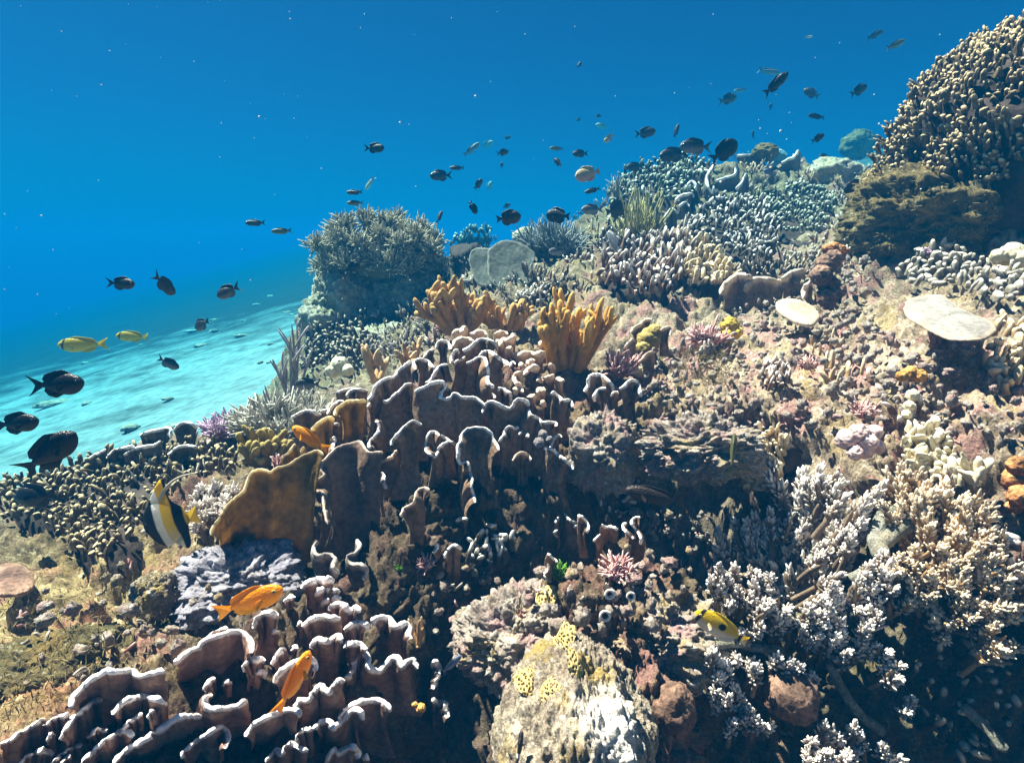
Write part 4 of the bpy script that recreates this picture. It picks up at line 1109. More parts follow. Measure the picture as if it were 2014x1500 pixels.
rock('reef_rock', 'low green grey rock in the gap behind the antler branches', 'rock', 770, 680, 3.0, (85, 40), 'greenrock', seed=13, amp=.4, n=(130, 90))
rock('reef_rock', 'grey lilac rock beneath the black, white and yellow fish', 'rock', 470, 1135, 1.2, (110, 55), 'bluerock', seed=14, amp=.55, n=(150, 100))
rock('reef_rock', 'white sunlit stone on the turf slope left of the lilac rock', 'rock', 305, 1175, 1.12, (42, 46), 'boulder', seed=15, amp=.35, n=(110, 70))
rock('reef_rock', 'yellow turf covered rock near the photo edge above the chocolate coral', 'rock', 120, 1330, 1.0, (125, 75), 'algae_rock', seed=16, amp=.4, n=(160, 110))
rock('reef_rock', 'rounded turquoise tinted rock knob on the far ridge behind the round plates', 'rock', 1035, 468, 3.6, (26, 20), 'greenrock', seed=17, amp=.25, n=(60, 40))
rock('coral_head', 'dim round coral head far off on the sand', 'coral', 1687, 285, 7.5, (30, 26), 'algae_rock', seed=18, amp=.25, n=(60, 40))
rock('reef_rock', 'orange capped lump on the crest behind the big brown fish', 'rock', 1505, 300, 4.1, (24, 16), 'algae_rock', seed=19, amp=.3, n=(60, 40))
rock('reef_rock', 'grey green mound on the ridge behind the black fish near the outcrop', 'rock', 1640, 345, 4.0, (46, 32), 'greenrock', seed=20, amp=.35, n=(80, 50))


# honeycomb corals: thick crusts of walled cells
BO = [o for o in bpy.data.objects if o.name.startswith('body') and o.parent and 'sunlit pale limestone' in o.parent['label']][0]
_bv = np.array([tuple(v.co) for v in BO.data.vertices]) + np.array(BO.parent.location)
BBVH = BVHTree.FromPolygons(_bv.tolist(), [tuple(p.vertices) for p in BO.data.polygons])


_h = BBVH.ray_cast(Vector((0, 0, 0)), Vector(at(1222, 1425, 1.0)).normalized())
if _h[0] is not None:
    _nt = BO.data.materials[0].node_tree
    _b = _nt.nodes['Principled BSDF']
    _col = _b.inputs['Base Color'].links[0].from_socket
    _tc = N(_nt, 'ShaderNodeTexCoord')
    _z = N(_nt, 'ShaderNodeTexNoise', i_Scale=28., i_Detail=6.); _nt.links.new(_tc.outputs['Object'], _z.inputs['Vector'])
    _d = N(_nt, 'ShaderNodeVectorMath', operation='DISTANCE'); _nt.links.new(_tc.outputs['Object'], _d.inputs[0])
    _d.inputs[1].default_value = tuple(np.array(_h[0]) - np.array(BO.parent.location))
    _m = N(_nt, 'ShaderNodeMath', operation='MULTIPLY_ADD'); _nt.links.new(_z.outputs[0], _m.inputs[0]); _m.inputs[1].default_value = .10; _nt.links.new(_d.outputs['Value'], _m.inputs[2])
    _r = N(_nt, 'ShaderNodeMapRange', i_From_Min=.125, i_From_Max=.085); _nt.links.new(_m.outputs[0], _r.inputs[0])
    _nt.links.new(mixc(_nt, _r.outputs[0], _col, (.82, .80, .72)), _b.inputs['Base Color'])        # sunlight on the boulder's flank, painted in as a pale patch


def crust(name, label, u, v, rpx, seed):
    """a low cushion of walled cells grown onto the rock seen at this pixel"""
    dr = Vector(at(u, v, 1.0)).normalized()
    h = BBVH.ray_cast(Vector((0, 0, 0)), dr)
    p, n, d = hit(u, v)
    if h[0] is not None and h[3] < np.linalg.norm(p):
        p = np.array(h[0]); n = np.array(h[1]); d = float(p @ FWD)
        if n @ FWD > 0: n = -n
    s = d / FPX
    root = thing(name, p, label, 'coral', 'yellow honeycomb corals')
    X = unit(np.cross(n, [.2, .9, .1])); Y = np.cross(n, X)
    a = np.linspace(0, 2 * np.pi, 100)[:-1]; r = np.linspace(.02, 1, 34)
    R, A = np.meshgrid(r, a, indexing='ij')
    edge = 1 + .45 * noise(np.stack([np.cos(A) * 1.3 + seed * 3, np.sin(A) * 1.3, 0 * A], -1))
    q = np.stack([np.cos(A) * R * edge * rpx[0] * s, np.sin(A) * R * edge * rpx[1] * s], -1)
    rng = np.random.default_rng(seed)
    step = 8.0 * s
    gx, gy = np.meshgrid(np.arange(-6, 7), np.arange(-6, 7))
    c = np.stack([gx + .5 * (gy % 2), gy * .87], -1).reshape(-1, 2) * step + rng.normal(size=(gx.size, 2)) * step * .24
    dist = np.sqrt(((q[:, :, None] - c) ** 2).sum(-1)).min(-1) / step
    cell = np.clip((dist - .22) / .2, 0, 1)
    hgt = (1 - R ** 2.2) * 10 * s - 3 * s + (cell - 1) * 3.5 * s
    G = p + X * q[..., :1] + Y * q[..., 1:] + n * hgt[..., None]
    MB().grid(G, True, cell).build('cells', M['brain'], root)


crust('honeycomb_coral', 'yellow honeycomb coral knob below the green seaweed', 1075, 1168, (24, 28), 1)
crust('honeycomb_coral', 'yellow honeycomb patch on the peak of the sunlit boulder', 1105, 1262, (46, 32), 2)
crust('honeycomb_coral', 'yellow honeycomb patch down the side of the boulder facing the yellow fish', 1134, 1306, (28, 42), 3)
crust('honeycomb_coral', 'small yellow honeycomb patch at the shady side of the sunlit boulder', 1036, 1335, (25, 36), 4)
crust('honeycomb_coral', 'lowest yellow honeycomb patch in the middle of the sunlit boulder', 1076, 1362, (36, 28), 5)


# giant clam: two wavy lips
def clam():
    root = thing('giant_clam', at(660, 1120, 1.14), 'giant clam with wavy mottled grey lips wedged in the shade by the brown coral', 'clam')
    for k, tr in enumerate([[(625,1062),(617,1078),(625,1092),(645,1090),(660,1098),(655,1115),(668,1128)],[(700,1060),(708,1072),(698,1088),(685,1094),(690,1108),(710,1110),(722,1122),(715,1140)]]):
        p = np.array(tr, float)
        if k == 0: p = p
        G, A = plate_points(p, 30, d=1.15, r=3.6, seed=k, wave=.01, back=.02)
        MB().grid(G, False, A).build('lip', M['clam'], root)


clam()


def tube_worms():
    for k, (u, v, r, lab) in enumerate([(1197,1163,8,'white ringed tube opening on the boulder, left of its twin'),(1238,1167,7,'round white ringed tube opening below the pink coralline tuft'),(1188,1205,9,'chipped white shell fragment under the ringed tubes')]):
        p = at(u, v, 1.0); s = 1.0 / FPX
        a = np.linspace(0, 2 * np.pi, 25)[:-1]
        ring = p + (np.cos(a)[:, None] * RIGHT + np.sin(a)[:, None] * UP) * r * s - FWD * .012
        b = np.arange(8) / 8 * 2 * np.pi
        out = unit(ring - ring.mean(0))
        G = ring[:, None] + (out[:, None] * np.cos(b)[None, :, None] - FWD * np.sin(b)[None, :, None]) * r * s * .33
        G = np.concatenate([G, G[:1]])
        root = thing('tube_worm' if k < 2 else 'shell', p, lab, 'tube worm' if k < 2 else 'shell')
        MB().grid(G, True, .5 * np.ones(G.shape[:2])).build('rim', M['shell'], root)
        Gt, At = fingers(ring.mean(0) + FWD * .03, -FWD, .03, r * s * .9, 10)
        MB().grid(Gt, True, At * .1).build('tube', M['base_dark'], root)


tube_worms()


# ------------------------------------------------------------------ loose stuff
def scatter_rubble():
    rng = np.random.default_rng(81)
    mb = MB(); mf = MB(); mt = MB()
    zones = [([(1200,700),(1450,660),(1700,660),(2014,720),(2014,880),(1750,840),(1500,850),(1330,860)], 420), ([(1300,1030),(1420,1060),(1380,1200),(1200,1260),(1130,1210)], 40), ([(0,1180),(350,1080),(520,1130),(420,1260),(150,1340),(0,1420)], 60),
             ([(1450,560),(1700,600),(1760,680),(1400,660)], 130), ([(1600,470),(1720,520),(1700,600),(1560,560)], 120), ([(1200,1000),(1400,1000),(1400,1060),(1230,1060)], 60), ([(850,1120),(1150,1120),(1150,1250),(850,1250)], 50), ([(640,660),(860,640),(860,720),(640,740)], 60)]
    for poly, n in zones:
        P = np.array(poly, float)
        u = rng.uniform(P[:, 0].min(), P[:, 0].max(), n * 3); v = rng.uniform(P[:, 1].min(), P[:, 1].max(), n * 3)
        ok = in_poly(P, u, v)
        for a, b in list(zip(u[ok], v[ok]))[:n]:
            p, nn, d = hit(a, b)
            k = rng.uniform()
            r = rng.uniform(.003, .010)
            if k < .86:
                G, A = lump_grid(p + nn * rng.uniform(-.01, .03), r * rng.uniform(.6, 1.4, 3), rng.uniform(0, 90), .8, 2.0, 14, 10, rot=rng.uniform(0, 6))
                mb.grid(G, True, A)
            else:
                D = unit(nn + rng.normal(size=3) * 1.2)
                m = rng.integers(1, 5)
                G, A = fingers(np.repeat((p + nn * .01)[None], m, 0) + rng.normal(size=(m, 3)) * .005, D + rng.normal(size=(m, 3)) * .7, rng.uniform(.008, .02, m), rng.uniform(.002, .0035, m), 5, rng.normal(size=(m, 3)) * .3)
                (mf if k < .95 else mt).grid(G, True, A)
    # low knobs and stubs that cover the farther slopes
    cov = {k: MB() for k in ('finger_white', 'finger_grey', 'finger_dark', 'finger_rose', 'finger_yel')}
    keys = list(cov)
    for poly, n in [([(860,470),(1060,455),(1200,480),(1200,560),(1050,600),(860,600)], 50), ([(600,600),(860,560),(870,690),(640,720),(600,680)], 60), ([(1130,430),(1320,330),(1560,290),(1690,330),(1690,520),(1560,560),(1250,500),(1130,480)], 110),
                    ([(1420,560),(1720,520),(1760,640),(1660,700),(1420,640)], 2), ([(1200,600),(1420,570),(1420,700),(1260,720)], 2), ([(1500,690),(2014,660),(2014,900),(1620,860)], 2), ([(0,930),(440,860),(470,960),(300,1000),(0,1000)], 10)]:
        P = np.array(poly, float)
        u = rng.uniform(P[:, 0].min(), P[:, 0].max(), n * 3); v = rng.uniform(P[:, 1].min(), P[:, 1].max(), n * 3)
        ok = in_poly(P, u, v)
        for a, b in list(zip(u[ok], v[ok]))[:n]:
            p, nn, d = hit(a, b)
            kk = keys[int(np.clip((noise(p * 2.3) + .5) * 5 + rng.uniform(-1.2, 1.2), 0, 4))]
            m = rng.integers(5, 15); rad = rng.uniform(.02, .055)
            off = rng.normal(size=(m, 3)) * rad; off -= nn * (off @ nn)[:, None]
            q = p + off
            D = unit(nn + off / rad * .35 + np.array([0, 0, .5]) + rng.normal(size=(m, 3)) * .25)
            r_ = rng.uniform(.003, .0065)
            G, A = fingers(q - D * .01, D, rng.uniform(.025, .055, m), r_ * rng.uniform(.8, 1.2, m), 6, rng.normal(size=(m, 3)) * .2, wob=.4)
            cov[kk].grid(G, True, A)
    for k, nm in zip(keys, ('white_tipped_coral_cover', 'tan_coral_cover', 'dark_coral_cover', 'rosy_coral_cover', 'sandy_coral_cover')):
        tag(cov[k].build(nm, M[k]), kind='stuff')
    tag(mb.build('coral_rubble', M['rubble']), kind='stuff')
    tag(mf.build('coral_fragments', M['finger_grey']), kind='stuff')
    tag(mt.build('algae_sprigs', M['pink']), kind='stuff')


scatter_rubble()


def turf_hair():
    rng = np.random.default_rng(83)
    mb = MB()
    c = at(1880, 430, 2.2); s = 2.2 / FPX
    S = unit(rng.normal(size=(9000, 3))); S = S[(S @ FWD < .2) & (S[:, 2] > -.5)]
    r = np.array([185 * s, 185 * s, 120 * s])
    k = lump_k(S, 10, .35, 1.6)
    P = c + S * k[:, None] * r
    G, A = fingers(P, S + rng.normal(size=S.shape) * .6 + np.array([0, 0, .3]), rng.uniform(.006, .016, len(P)), .0015, 3, rng.normal(size=S.shape) * .4, tt=np.array([0, .5, 1.]), rr=np.array([1., .8, .1]))
    mb.grid(G, True, A)
    for zone, n in (([(0,1180),(300,1130),(350,1250),(120,1400),(0,1420)], 700), ([(1340,690),(1440,690),(1440,760),(1330,760)], 900)):
        P = np.array(zone, float)
        u = rng.uniform(P[:, 0].min(), P[:, 0].max(), n); v = rng.uniform(P[:, 1].min(), P[:, 1].max(), n)
        ok = in_poly(P, u, v)
        H = [hit(a, b) for a, b in zip(u[ok], v[ok])]
        p = np.array([h[0] for h in H]); nn = np.array([h[1] for h in H])
        G, A = fingers(p + nn * .002, nn + rng.normal(size=p.shape) * .6, rng.uniform(.005, .014, len(p)), .0011, 3, rng.normal(size=p.shape) * .4, tt=np.array([0, .5, 1.]), rr=np.array([1., .8, .1]))
        mb.grid(G, True, A)
    tag(mb.build('algae_turf', M['turf']), kind='stuff')


turf_hair()


def sand_rubble():
    rng = np.random.default_rng(85)
    mb = MB()
    for k in range(45):
        y = rng.uniform(3.5, 11); x = rng.uniform(-.95, -.15) * y
        r = rng.uniform(.015, .05) * rng.uniform(.5, 1.6)
        z = sand_z(x, y)
        G, A = lump_grid((x, y, z + r * .15), (r * rng.uniform(.8, 2.2), r, r * .4), k, .7, 2.0, 18, 11, rot=rng.uniform(0, 3))
        mb.grid(G, True, A)
    tag(mb.build('sand_debris', M['greenrock']), kind='stuff')


sand_rubble()


def marine_snow():
    rng = np.random.default_rng(87)
    mb = MB()
    for k in range(190):
        d = rng.uniform(.9, 4.)
        p = at(rng.uniform(-50, 2060), rng.uniform(-50, 900), d)
        if p[2] < -.2: continue
        G, A = lump_grid(p, rng.uniform(.0006, .0016) * (.6 + d * .35) * rng.uniform(.6, 1.5, 3), k, .4, 1.5, 7, 6)
        mb.grid(G, True, A)
    tag(mb.build('marine_snow', M['snow']), kind='stuff')


marine_snow()


# ------------------------------------------------------------------ fish
def fish_mat(name, back, belly, rough=.36, bands=(), zsplit=.0, spots=None, soft=.08, transl=0.):
    """colours set in the fish's own coordinates: x along the body (head +), z up; bands = (centre x, half width, lean, colour)"""
    m, nt, b = new_mat(name, rough)
    b.inputs['Specular IOR Level'].default_value = .22
    tc = N(nt, 'ShaderNodeTexCoord')
    sp = N(nt, 'ShaderNodeSeparateXYZ'); nt.links.new(tc.outputs['Object'], sp.inputs[0])
    mr = N(nt, 'ShaderNodeMapRange', i_From_Min=zsplit - soft, i_From_Max=zsplit + soft); nt.links.new(sp.outputs[2], mr.inputs[0])
    col = mixc(nt, mr.outputs[0], belly, back)
    for cx, hw, lean, c in bands:
        ma = N(nt, 'ShaderNodeMath', operation='MULTIPLY_ADD'); nt.links.new(sp.outputs[2], ma.inputs[0]); ma.inputs[1].default_value = lean; nt.links.new(sp.outputs[0], ma.inputs[2])
        su = N(nt, 'ShaderNodeMath', operation='SUBTRACT'); nt.links.new(ma.outputs[0], su.inputs[0]); su.inputs[1].default_value = cx
        ab = N(nt, 'ShaderNodeMath', operation='ABSOLUTE'); nt.links.new(su.outputs[0], ab.inputs[0])
        m2 = N(nt, 'ShaderNodeMapRange', i_From_Min=hw + .012, i_From_Max=hw - .012); nt.links.new(ab.outputs[0], m2.inputs[0])
        col = mixc(nt, m2.outputs[0], col, c)
    if spots:
        for (sx, sz, r, c) in spots:
            cmb = N(nt, 'ShaderNodeCombineXYZ'); nt.links.new(sp.outputs[0], cmb.inputs[0]); nt.links.new(sp.outputs[2], cmb.inputs[1])
            vd = N(nt, 'ShaderNodeVectorMath', operation='DISTANCE'); nt.links.new(cmb.outputs[0], vd.inputs[0]); vd.inputs[1].default_value = (sx, sz, 0)
            m2 = N(nt, 'ShaderNodeMapRange', i_From_Min=r * 1.15, i_From_Max=r * .85); nt.links.new(vd.outputs['Value'], m2.inputs[0])
            col = mixc(nt, m2.outputs[0], col, c)
    vo = N(nt, 'ShaderNodeTexVoronoi', i_Scale=38.); mp = N(nt, 'ShaderNodeMapping'); mp.inputs['Scale'].default_value = (1, 1, 1.2)
    nt.links.new(tc.outputs['Object'], mp.inputs[0]); nt.links.new(mp.outputs[0], vo.inputs['Vector'])
    col = mixc(nt, 1., col, ramp(nt, vo.outputs['Distance'], [(0, (1.05, 1.05, 1.05)), (.7, (.86, .86, .86))]), 'MULTIPLY')
    nt.links.new(col, b.inputs['Base Color'])
    bp = N(nt, 'ShaderNodeBump', i_Strength=.25, i_Distance=.01); nt.links.new(vo.outputs['Distance'], bp.inputs['Height']); nt.links.new(bp.outputs[0], b.inputs['Normal'])
    if transl:
        tr = N(nt, 'ShaderNodeBsdfTranslucent'); nt.links.new(col, tr.inputs[0])
        mx = N(nt, 'ShaderNodeMixShader', i_Fac=transl)
        nt.links.new(b.outputs[0], mx.inputs[1]); nt.links.new(tr.outputs[0], mx.inputs[2])
        nt.links.new(mx.outputs[0], nt.nodes['Material Output'].inputs[0])
    return m


K = (.012, .012, .014)
FM = {
 'black': fish_mat('black damsel skin', (.010, .010, .012), (.016, .015, .018)),
 'brown': fish_mat('dark brown damsel skin', (.022, .015, .012), (.05, .033, .024)),
 'chromis': fish_mat('two tone chromis skin', (.022, .024, .028), (.17, .16, .16), zsplit=-.02, soft=.10),
 'grey': fish_mat('grey damsel skin', (.10, .11, .12), (.24, .25, .26)),
 'olive': fish_mat('olive fish skin', (.05, .055, .02), (.17, .16, .06)),
 'orange': fish_mat('orange damsel skin', (.85, .36, .008), (.92, .46, .015), transl=.35),
 'yellow': fish_mat('yellow fish skin', (.62, .47, .03), (.66, .56, .10), bands=[(.37, .025, .25, (.05, .05, .03))], transl=.3),
 'pale': fish_mat('pale fish skin', (.42, .38, .30), (.56, .50, .42)),
 'rosy': fish_mat('rosy pale fish skin', (.46, .36, .18), (.50, .30, .24)),
 'idol': fish_mat('banded idol skin', (.80, .58, .05), (.82, .80, .70), bands=[(.15, .085, .0, (.88, .88, .84)), (.37, .16, .0, K), (-.20, .085, .0, K), (-.33, .045, 0, (.75, .52, .04))], zsplit=-.25, soft=.2, transl=.5),
 'butter': fish_mat('yellow butterflyfish skin', (.80, .56, .02), (.80, .76, .66), bands=[(.40, .035, .2, K), (-.36, .03, 0., K)], zsplit=-.03, soft=.06, spots=[(-.02, .05, .065, K)], transl=.3),
 'blue': fish_mat('slate blue fish skin', (.10, .13, .22), (.16, .19, .30)),
 'stripe': fish_mat('black and white fish skin', K, K, bands=[(-.05, .05, .3, (.7, .7, .66))]),
}
FIN = {k: v for k, v in FM.items()}
EYE, _nt, _b = new_mat('fish eye', .15); _b.inputs['Base Color'].default_value = (.01, .01, .012, 1); _b.inputs['Specular IOR Level'].default_value = .6
EYER, _nt, _b = new_mat('fish eye ring', .3); _b.inputs['Base Color'].default_value = (.55, .40, .12, 1)

SHAPE = {  # height, width, dorsal height, anal height, tail length, tail spread, fork
 'damsel': (.40, .16, .09, .09, .26, .20, .55), 'slim': (.27, .12, .05, .05, .22, .15, .5), 'round': (.52, .16, .10, .10, .20, .16, .3), 'rabbit': (.30, .12, .05, .05, .20, .13, .35),
 'tang': (.50, .13, .07, .07, .24, .20, .45), 'idol': (.78, .14, .10, .12, .16, .15, .1), 'orange': (.32, .14, .06, .05, .24, .13, .25), 'butter': (.46, .10, .06, .06, .17, .11, .1),
}


def fin_grid(a, b, th, n=7):
    """thin fin between two edges a and b (k, 3) in the x-z plane, thickness th, closed"""
    a, b = np.asarray(a, float), np.asarray(b, float)
    t = np.linspace(0, 1, n)[None, :, None]
    S = a[:, None] * (1 - t) + b[:, None] * t
    w = th * (1 - .75 * t) * np.array([0, 1., 0])
    return np.concatenate([S + w, (S - w)[:, ::-1]], 1)


def fish(kind, shape, u, v, Lpx, ang, yaw, d, label, group=None, parts=True, cat='fish', name='reef_fish'):
    H, Wd, dh, ah, tl, ts, fork = SHAPE[shape]
    n = 26 if parts else 16; sg = 16 if parts else 10
    s = np.linspace(0, 1, n)
    x = .5 - s * (1 - tl)
    hh = H / 2 * (np.sin(np.pi * np.clip(s, 0, 1) ** .72) ** .82) * (1 - .1 * s) + .045 * H * 2 * s ** 3
    hh[0] = .012
    hh = np.maximum(hh, .012)
    ww = Wd / 2 * (np.sin(np.pi * np.clip(s * .93 + .05, 0, 1) ** .6) ** .8) + .01
    ww[0] = .012
    zc = -.015 * np.sin(np.pi * s)
    a = np.arange(sg) / sg * 2 * np.pi
    body = np.stack([np.broadcast_to(x[:, None], (n, sg)), ww[:, None] * np.sin(a)[None] * (1 - .25 * np.abs(np.cos(a))[None]), zc[:, None] + hh[:, None] * np.cos(a)[None]], -1)
    nose = body[:1].mean(1, keepdims=True) + np.array([.012, 0, 0]); nose = np.broadcast_to(nose, (1, sg, 3))
    tailc = np.broadcast_to(body[-1:].mean(1, keepdims=True) - np.array([.01, 0, 0]), (1, sg, 3))
    body = np.concatenate([nose, body, tailc])
    R = Matrix.Identity(3)
    p = at(u, v, d)
    # heading in the picture plane, turned by yaw away from it
    ca, sa = math.cos(math.radians(ang)), math.sin(math.radians(ang))
    h = (RIGHT * ca + UP * sa) * math.cos(math.radians(yaw)) + FWD * math.sin(math.radians(yaw))
    h = unit(h)
    upv = np.array([0, 0, 1.0]) if abs(h[2]) < .8 else (UP * ca - RIGHT * sa) * (1 if ca >= 0 else -1)
    side = unit(np.cross(upv, h)); up2 = np.cross(h, side)
    L = Lpx * d / FPX / max(.35, math.cos(math.radians(yaw)))
    root = bpy.data.objects.new(name, None)
    root.empty_display_size = .03
    COL.objects.link(root)
    root.matrix_world = Matrix(((h[0] * L, side[0] * L, up2[0] * L, p[0]), (h[1] * L, side[1] * L, up2[1] * L, p[1]), (h[2] * L, side[2] * L, up2[2] * L, p[2]), (0, 0, 0, 1)))
    tag(root, label, cat, group)
    # tail fin
    xt = x[-1] + .02; hp = hh[-1]
    k = np.linspace(-1, 1, 11)
    base = np.stack([np.full(11, xt), np.zeros(11), k * hp * .9], 1)
    tipx = xt - tl * (1 - fork * (1 - np.abs(k) ** 1.3)) - .02
    tip = np.stack([tipx, np.zeros(11), k * ts * (1 if abs(1) else 1)], 1)
    tail = fin_grid(base, tip, .012, 6)
    # dorsal and anal fins
    i = np.linspace(.22, .93, 18)
    bx = .5 - i * (1 - tl)
    bz = np.interp(i, s, hh + zc) - .012
    env = np.clip((i - .22) / .12, 0, 1) * (1 - .55 * np.clip((i - .8) / .13, 0, 1)) * (.75 + .35 * i)
    if shape == 'idol':
        env = np.exp(-((i - .45) / .16) ** 2) * 3.2 + .6 * np.clip((i - .22) / .12, 0, 1)
    dors = fin_grid(np.stack([bx, 0 * bx, bz], 1), np.stack([bx - .07 * env, 0 * bx, bz + dh * env], 1), .008, 5)
    j = np.linspace(.52, .93, 14)
    ax = .5 - j * (1 - tl); az = np.interp(j, s, -hh + zc) + .012
    env2 = np.clip((j - .52) / .1, 0, 1) * (1 - .5 * np.clip((j - .8) / .13, 0, 1)) * (.8 + .3 * j)
    if shape == 'idol': env2 = env2 * 1.6 * np.exp(-((j - .66) / .2) ** 2)
    anal = fin_grid(np.stack([ax, 0 * ax, az], 1), np.stack([ax - .07 * env2, 0 * ax, az - ah * env2], 1), .008, 5)
    bend = ((u * 7 + v * 13) % 11 - 5) / 5 * .22
    for g_ in (body, tail, dors, anal):
        g_[..., 1] += bend * (np.clip(.15 - g_[..., 0], 0, 2)) ** 2
    mat = FM[kind]
    def put(nm, G, closed, m_):
        mb = MB().grid(G, closed)
        me_o = mesh_obj(nm, mb.V[0], mb.Q[0], mb.A[0], m_)
        me_o.parent = root
        return me_o
    if not parts:
        mb = MB().grid(body, True); mb.grid(tail, True); mb.grid(dors, True); mb.grid(anal, True)
        mo = mb.build('body', mat); mo.parent = root
        return root
    put('body', body, True, mat); put('tail_fin', tail, True, mat); put('dorsal_fin', dors, True, mat); put('anal_fin', anal, True, mat)
    for sgn in (1, -1):
        hx, hz = .22, -.05 * H
        yy = np.interp(.35, s, ww) * sgn
        kk = np.linspace(-1, 1, 7)
        b0 = np.stack([np.full(7, hx), np.full(7, yy * .9), hz + kk * .025], 1)
        b1 = np.stack([hx - .12 + .03 * np.abs(kk), np.full(7, yy + sgn * .06), hz - .04 + kk * .06], 1)
        put('pectoral_fin', fin_grid(b0, b1, .004, 5), True, mat)
        ex, ez = .5 - .13 * (1 - tl), zc[3] + .10 * H
        ey = np.interp(.13, s, ww) * .80 * sgn
        G, _ = lump_grid((ex, ey, ez), (.030, .014, .030), 1, 0, 1, 14, 10)
        eo = put('eye', G, True, EYER if kind in ('orange', 'yellow', 'butter') else EYE)
        if kind in ('orange', 'yellow', 'butter'):
            G, _ = lump_grid((ex, ey + .006 * sgn, ez), (.018, .012, .018), 1, 0, 1, 12, 8)
            po = put('pupil', G, True, EYE); po.parent = eo
    if shape == 'idol':
        t = np.linspace(0, 1, 22)
        path = np.stack([.02 - .85 * t ** 1.2, 0 * t, .40 + .30 * np.sin(np.clip(t * 1.25, 0, 1) * np.pi * .5) - .02 * t], 1)
        G, _ = tube(path, 0.022 * (1 - t) + .010, 6)
        put('dorsal_filament', G, True, FM['pale'])
    if shape == 'idol':
        G, _ = fingers((.44, 0, -.05), (1, 0, -.1), .16, .05, 8, rr=np.array([1.6, 1.1, .8, .7, .6, .4, .05])); put('snout', G[0], True, FM['pale'])
    return root


BIG = [
 ('black','damsel',110,755,110,3,0,1.2,'black damselfish with forked tail, uppermost of the three over the pale sand'),
 ('black','damsel',30,832,92,6,0,1.2,'black damselfish cut by the photo edge, between two others over the sand'),
 ('black','damsel',92,893,128,40,10,1.1,'black damselfish slanting head up, its tail over the reef edge'),
 ('black','damsel',72,975,105,185,15,1.35,'black fish hovering low over the brown finger coral field'),
 ('brown','damsel',237,557,56,-3,0,1.9,'dark damselfish facing right above the two yellow fish'),
 ('brown','damsel',322,558,36,-65,55,2.0,'narrow dark fish seen end on, between two damselfish over blue water'),
 ('chromis','damsel',450,572,56,200,15,1.9,'dark-backed grey-bellied fish with raised tail, above the sand slope'),
 ('chromis','round',396,638,36,200,30,2.2,'plump purple-grey fish over the far edge of the sand'),
 ('chromis','damsel',330,713,42,-30,20,2.3,'small purple-grey fish nosing down over the bright sand'),
 ('yellow','rabbit',162,677,96,181,0,2.4,'longer yellow fish with dark face, the nearer of the yellow pair'),
 ('yellow','rabbit',262,661,68,178,0,2.8,'shorter yellow fish swimming ahead of the longer one'),
 ('brown','round',1000,428,50,8,0,2.4,'round chocolate damselfish with notched tail above the two round plates'),
 ('black','round',1098,424,48,170,20,2.5,'round black fish hanging over the slate blue bush'),
 ('chromis','damsel',1370,288,66,178,0,2.8,'large grey-bellied fish facing left on the reef crest'),
 ('black','tang',1422,298,68,35,0,2.6,'black oval surgeonfish tilting up on the reef crest'),
 ('black','slim',1524,166,70,42,0,2.6,'slanting black fish with long tail stalk, highest big silhouette in the water'),
 ('rosy','round',1156,342,50,190,10,2.8,'pale rosy yellow fish with raised dorsal fin above the ridge'),
 ('chromis','damsel',607,755,54,180,0,1.95,'dark-backed silver fish in front of the staghorn thicket'),
 ('orange','orange',610,863,88,148,10,1.3,'orange fish slanting over the yellow plates of the great foliose coral'),
 ('orange','orange',488,1183,146,21,0,.92,'bright orange fish swimming over the grey lilac rock'),
 ('orange','orange',578,1342,118,66,20,.82,'orange fish with olive head rising between chocolate coral flaps'),
 ('butter','butter',1417,1234,102,152,20,.98,'yellow and white butterflyfish with black spot beside the brush coral'),
 ('olive','slim',1441,893,80,74,25,1.28,'dark olive fish upright at the rim of the cave'),
 ('stripe','slim',1021,1480,66,80,30,.78,'black and white striped fish rising from the bottom edge by the boulder'),
 ('blue','slim',888,1306,50,40,10,.95,'small slate blue fish in the black hollow beside the boulder'),
 ('brown','slim',1290,975,115,170,20,1.22,'dark brown fish resting inside the cave mouth'),
 ('black','tang',1690,368,58,185,10,2.4,'black fish beside the turf covered outcrop'),
 ('brown','round',1212,412,52,20,20,3.0,'shadowy brown fish at the dark ridge notch'),
 ('grey','damsel',1166,412,46,180,0,2.9,'grey fish tucked beside the shadowy brown one'),
 ('grey','damsel',1208,476,50,110,30,2.6,'grey fish pointing upward in front of the white-edged ridge coral'),
 ('grey','damsel',1098,494,38,180,0,2.6,'small silvery fish by the two round plates'),
 ('grey','damsel',1290,425,46,75,30,2.9,'grey fish steeply upright over the ochre feathery bush'),
 ('brown','damsel',1035,533,42,110,30,2.5,'small brown fish pointing up against the larger round plate'),
 ('brown','damsel',1327,304,62,185,0,3.3,'dim brown fish behind the large grey-bellied one on the crest'),
]
for k, s_, u, v, L, an, yw, d, lab in BIG:
    fish(k, s_, u, v, L, an, yw, d, lab)
fish('idol', 'idol', 334, 1026, 118, 194, 14, 1.2, 'black, white and yellow moorish idol with trailing dorsal streamer', name='moorish_idol')
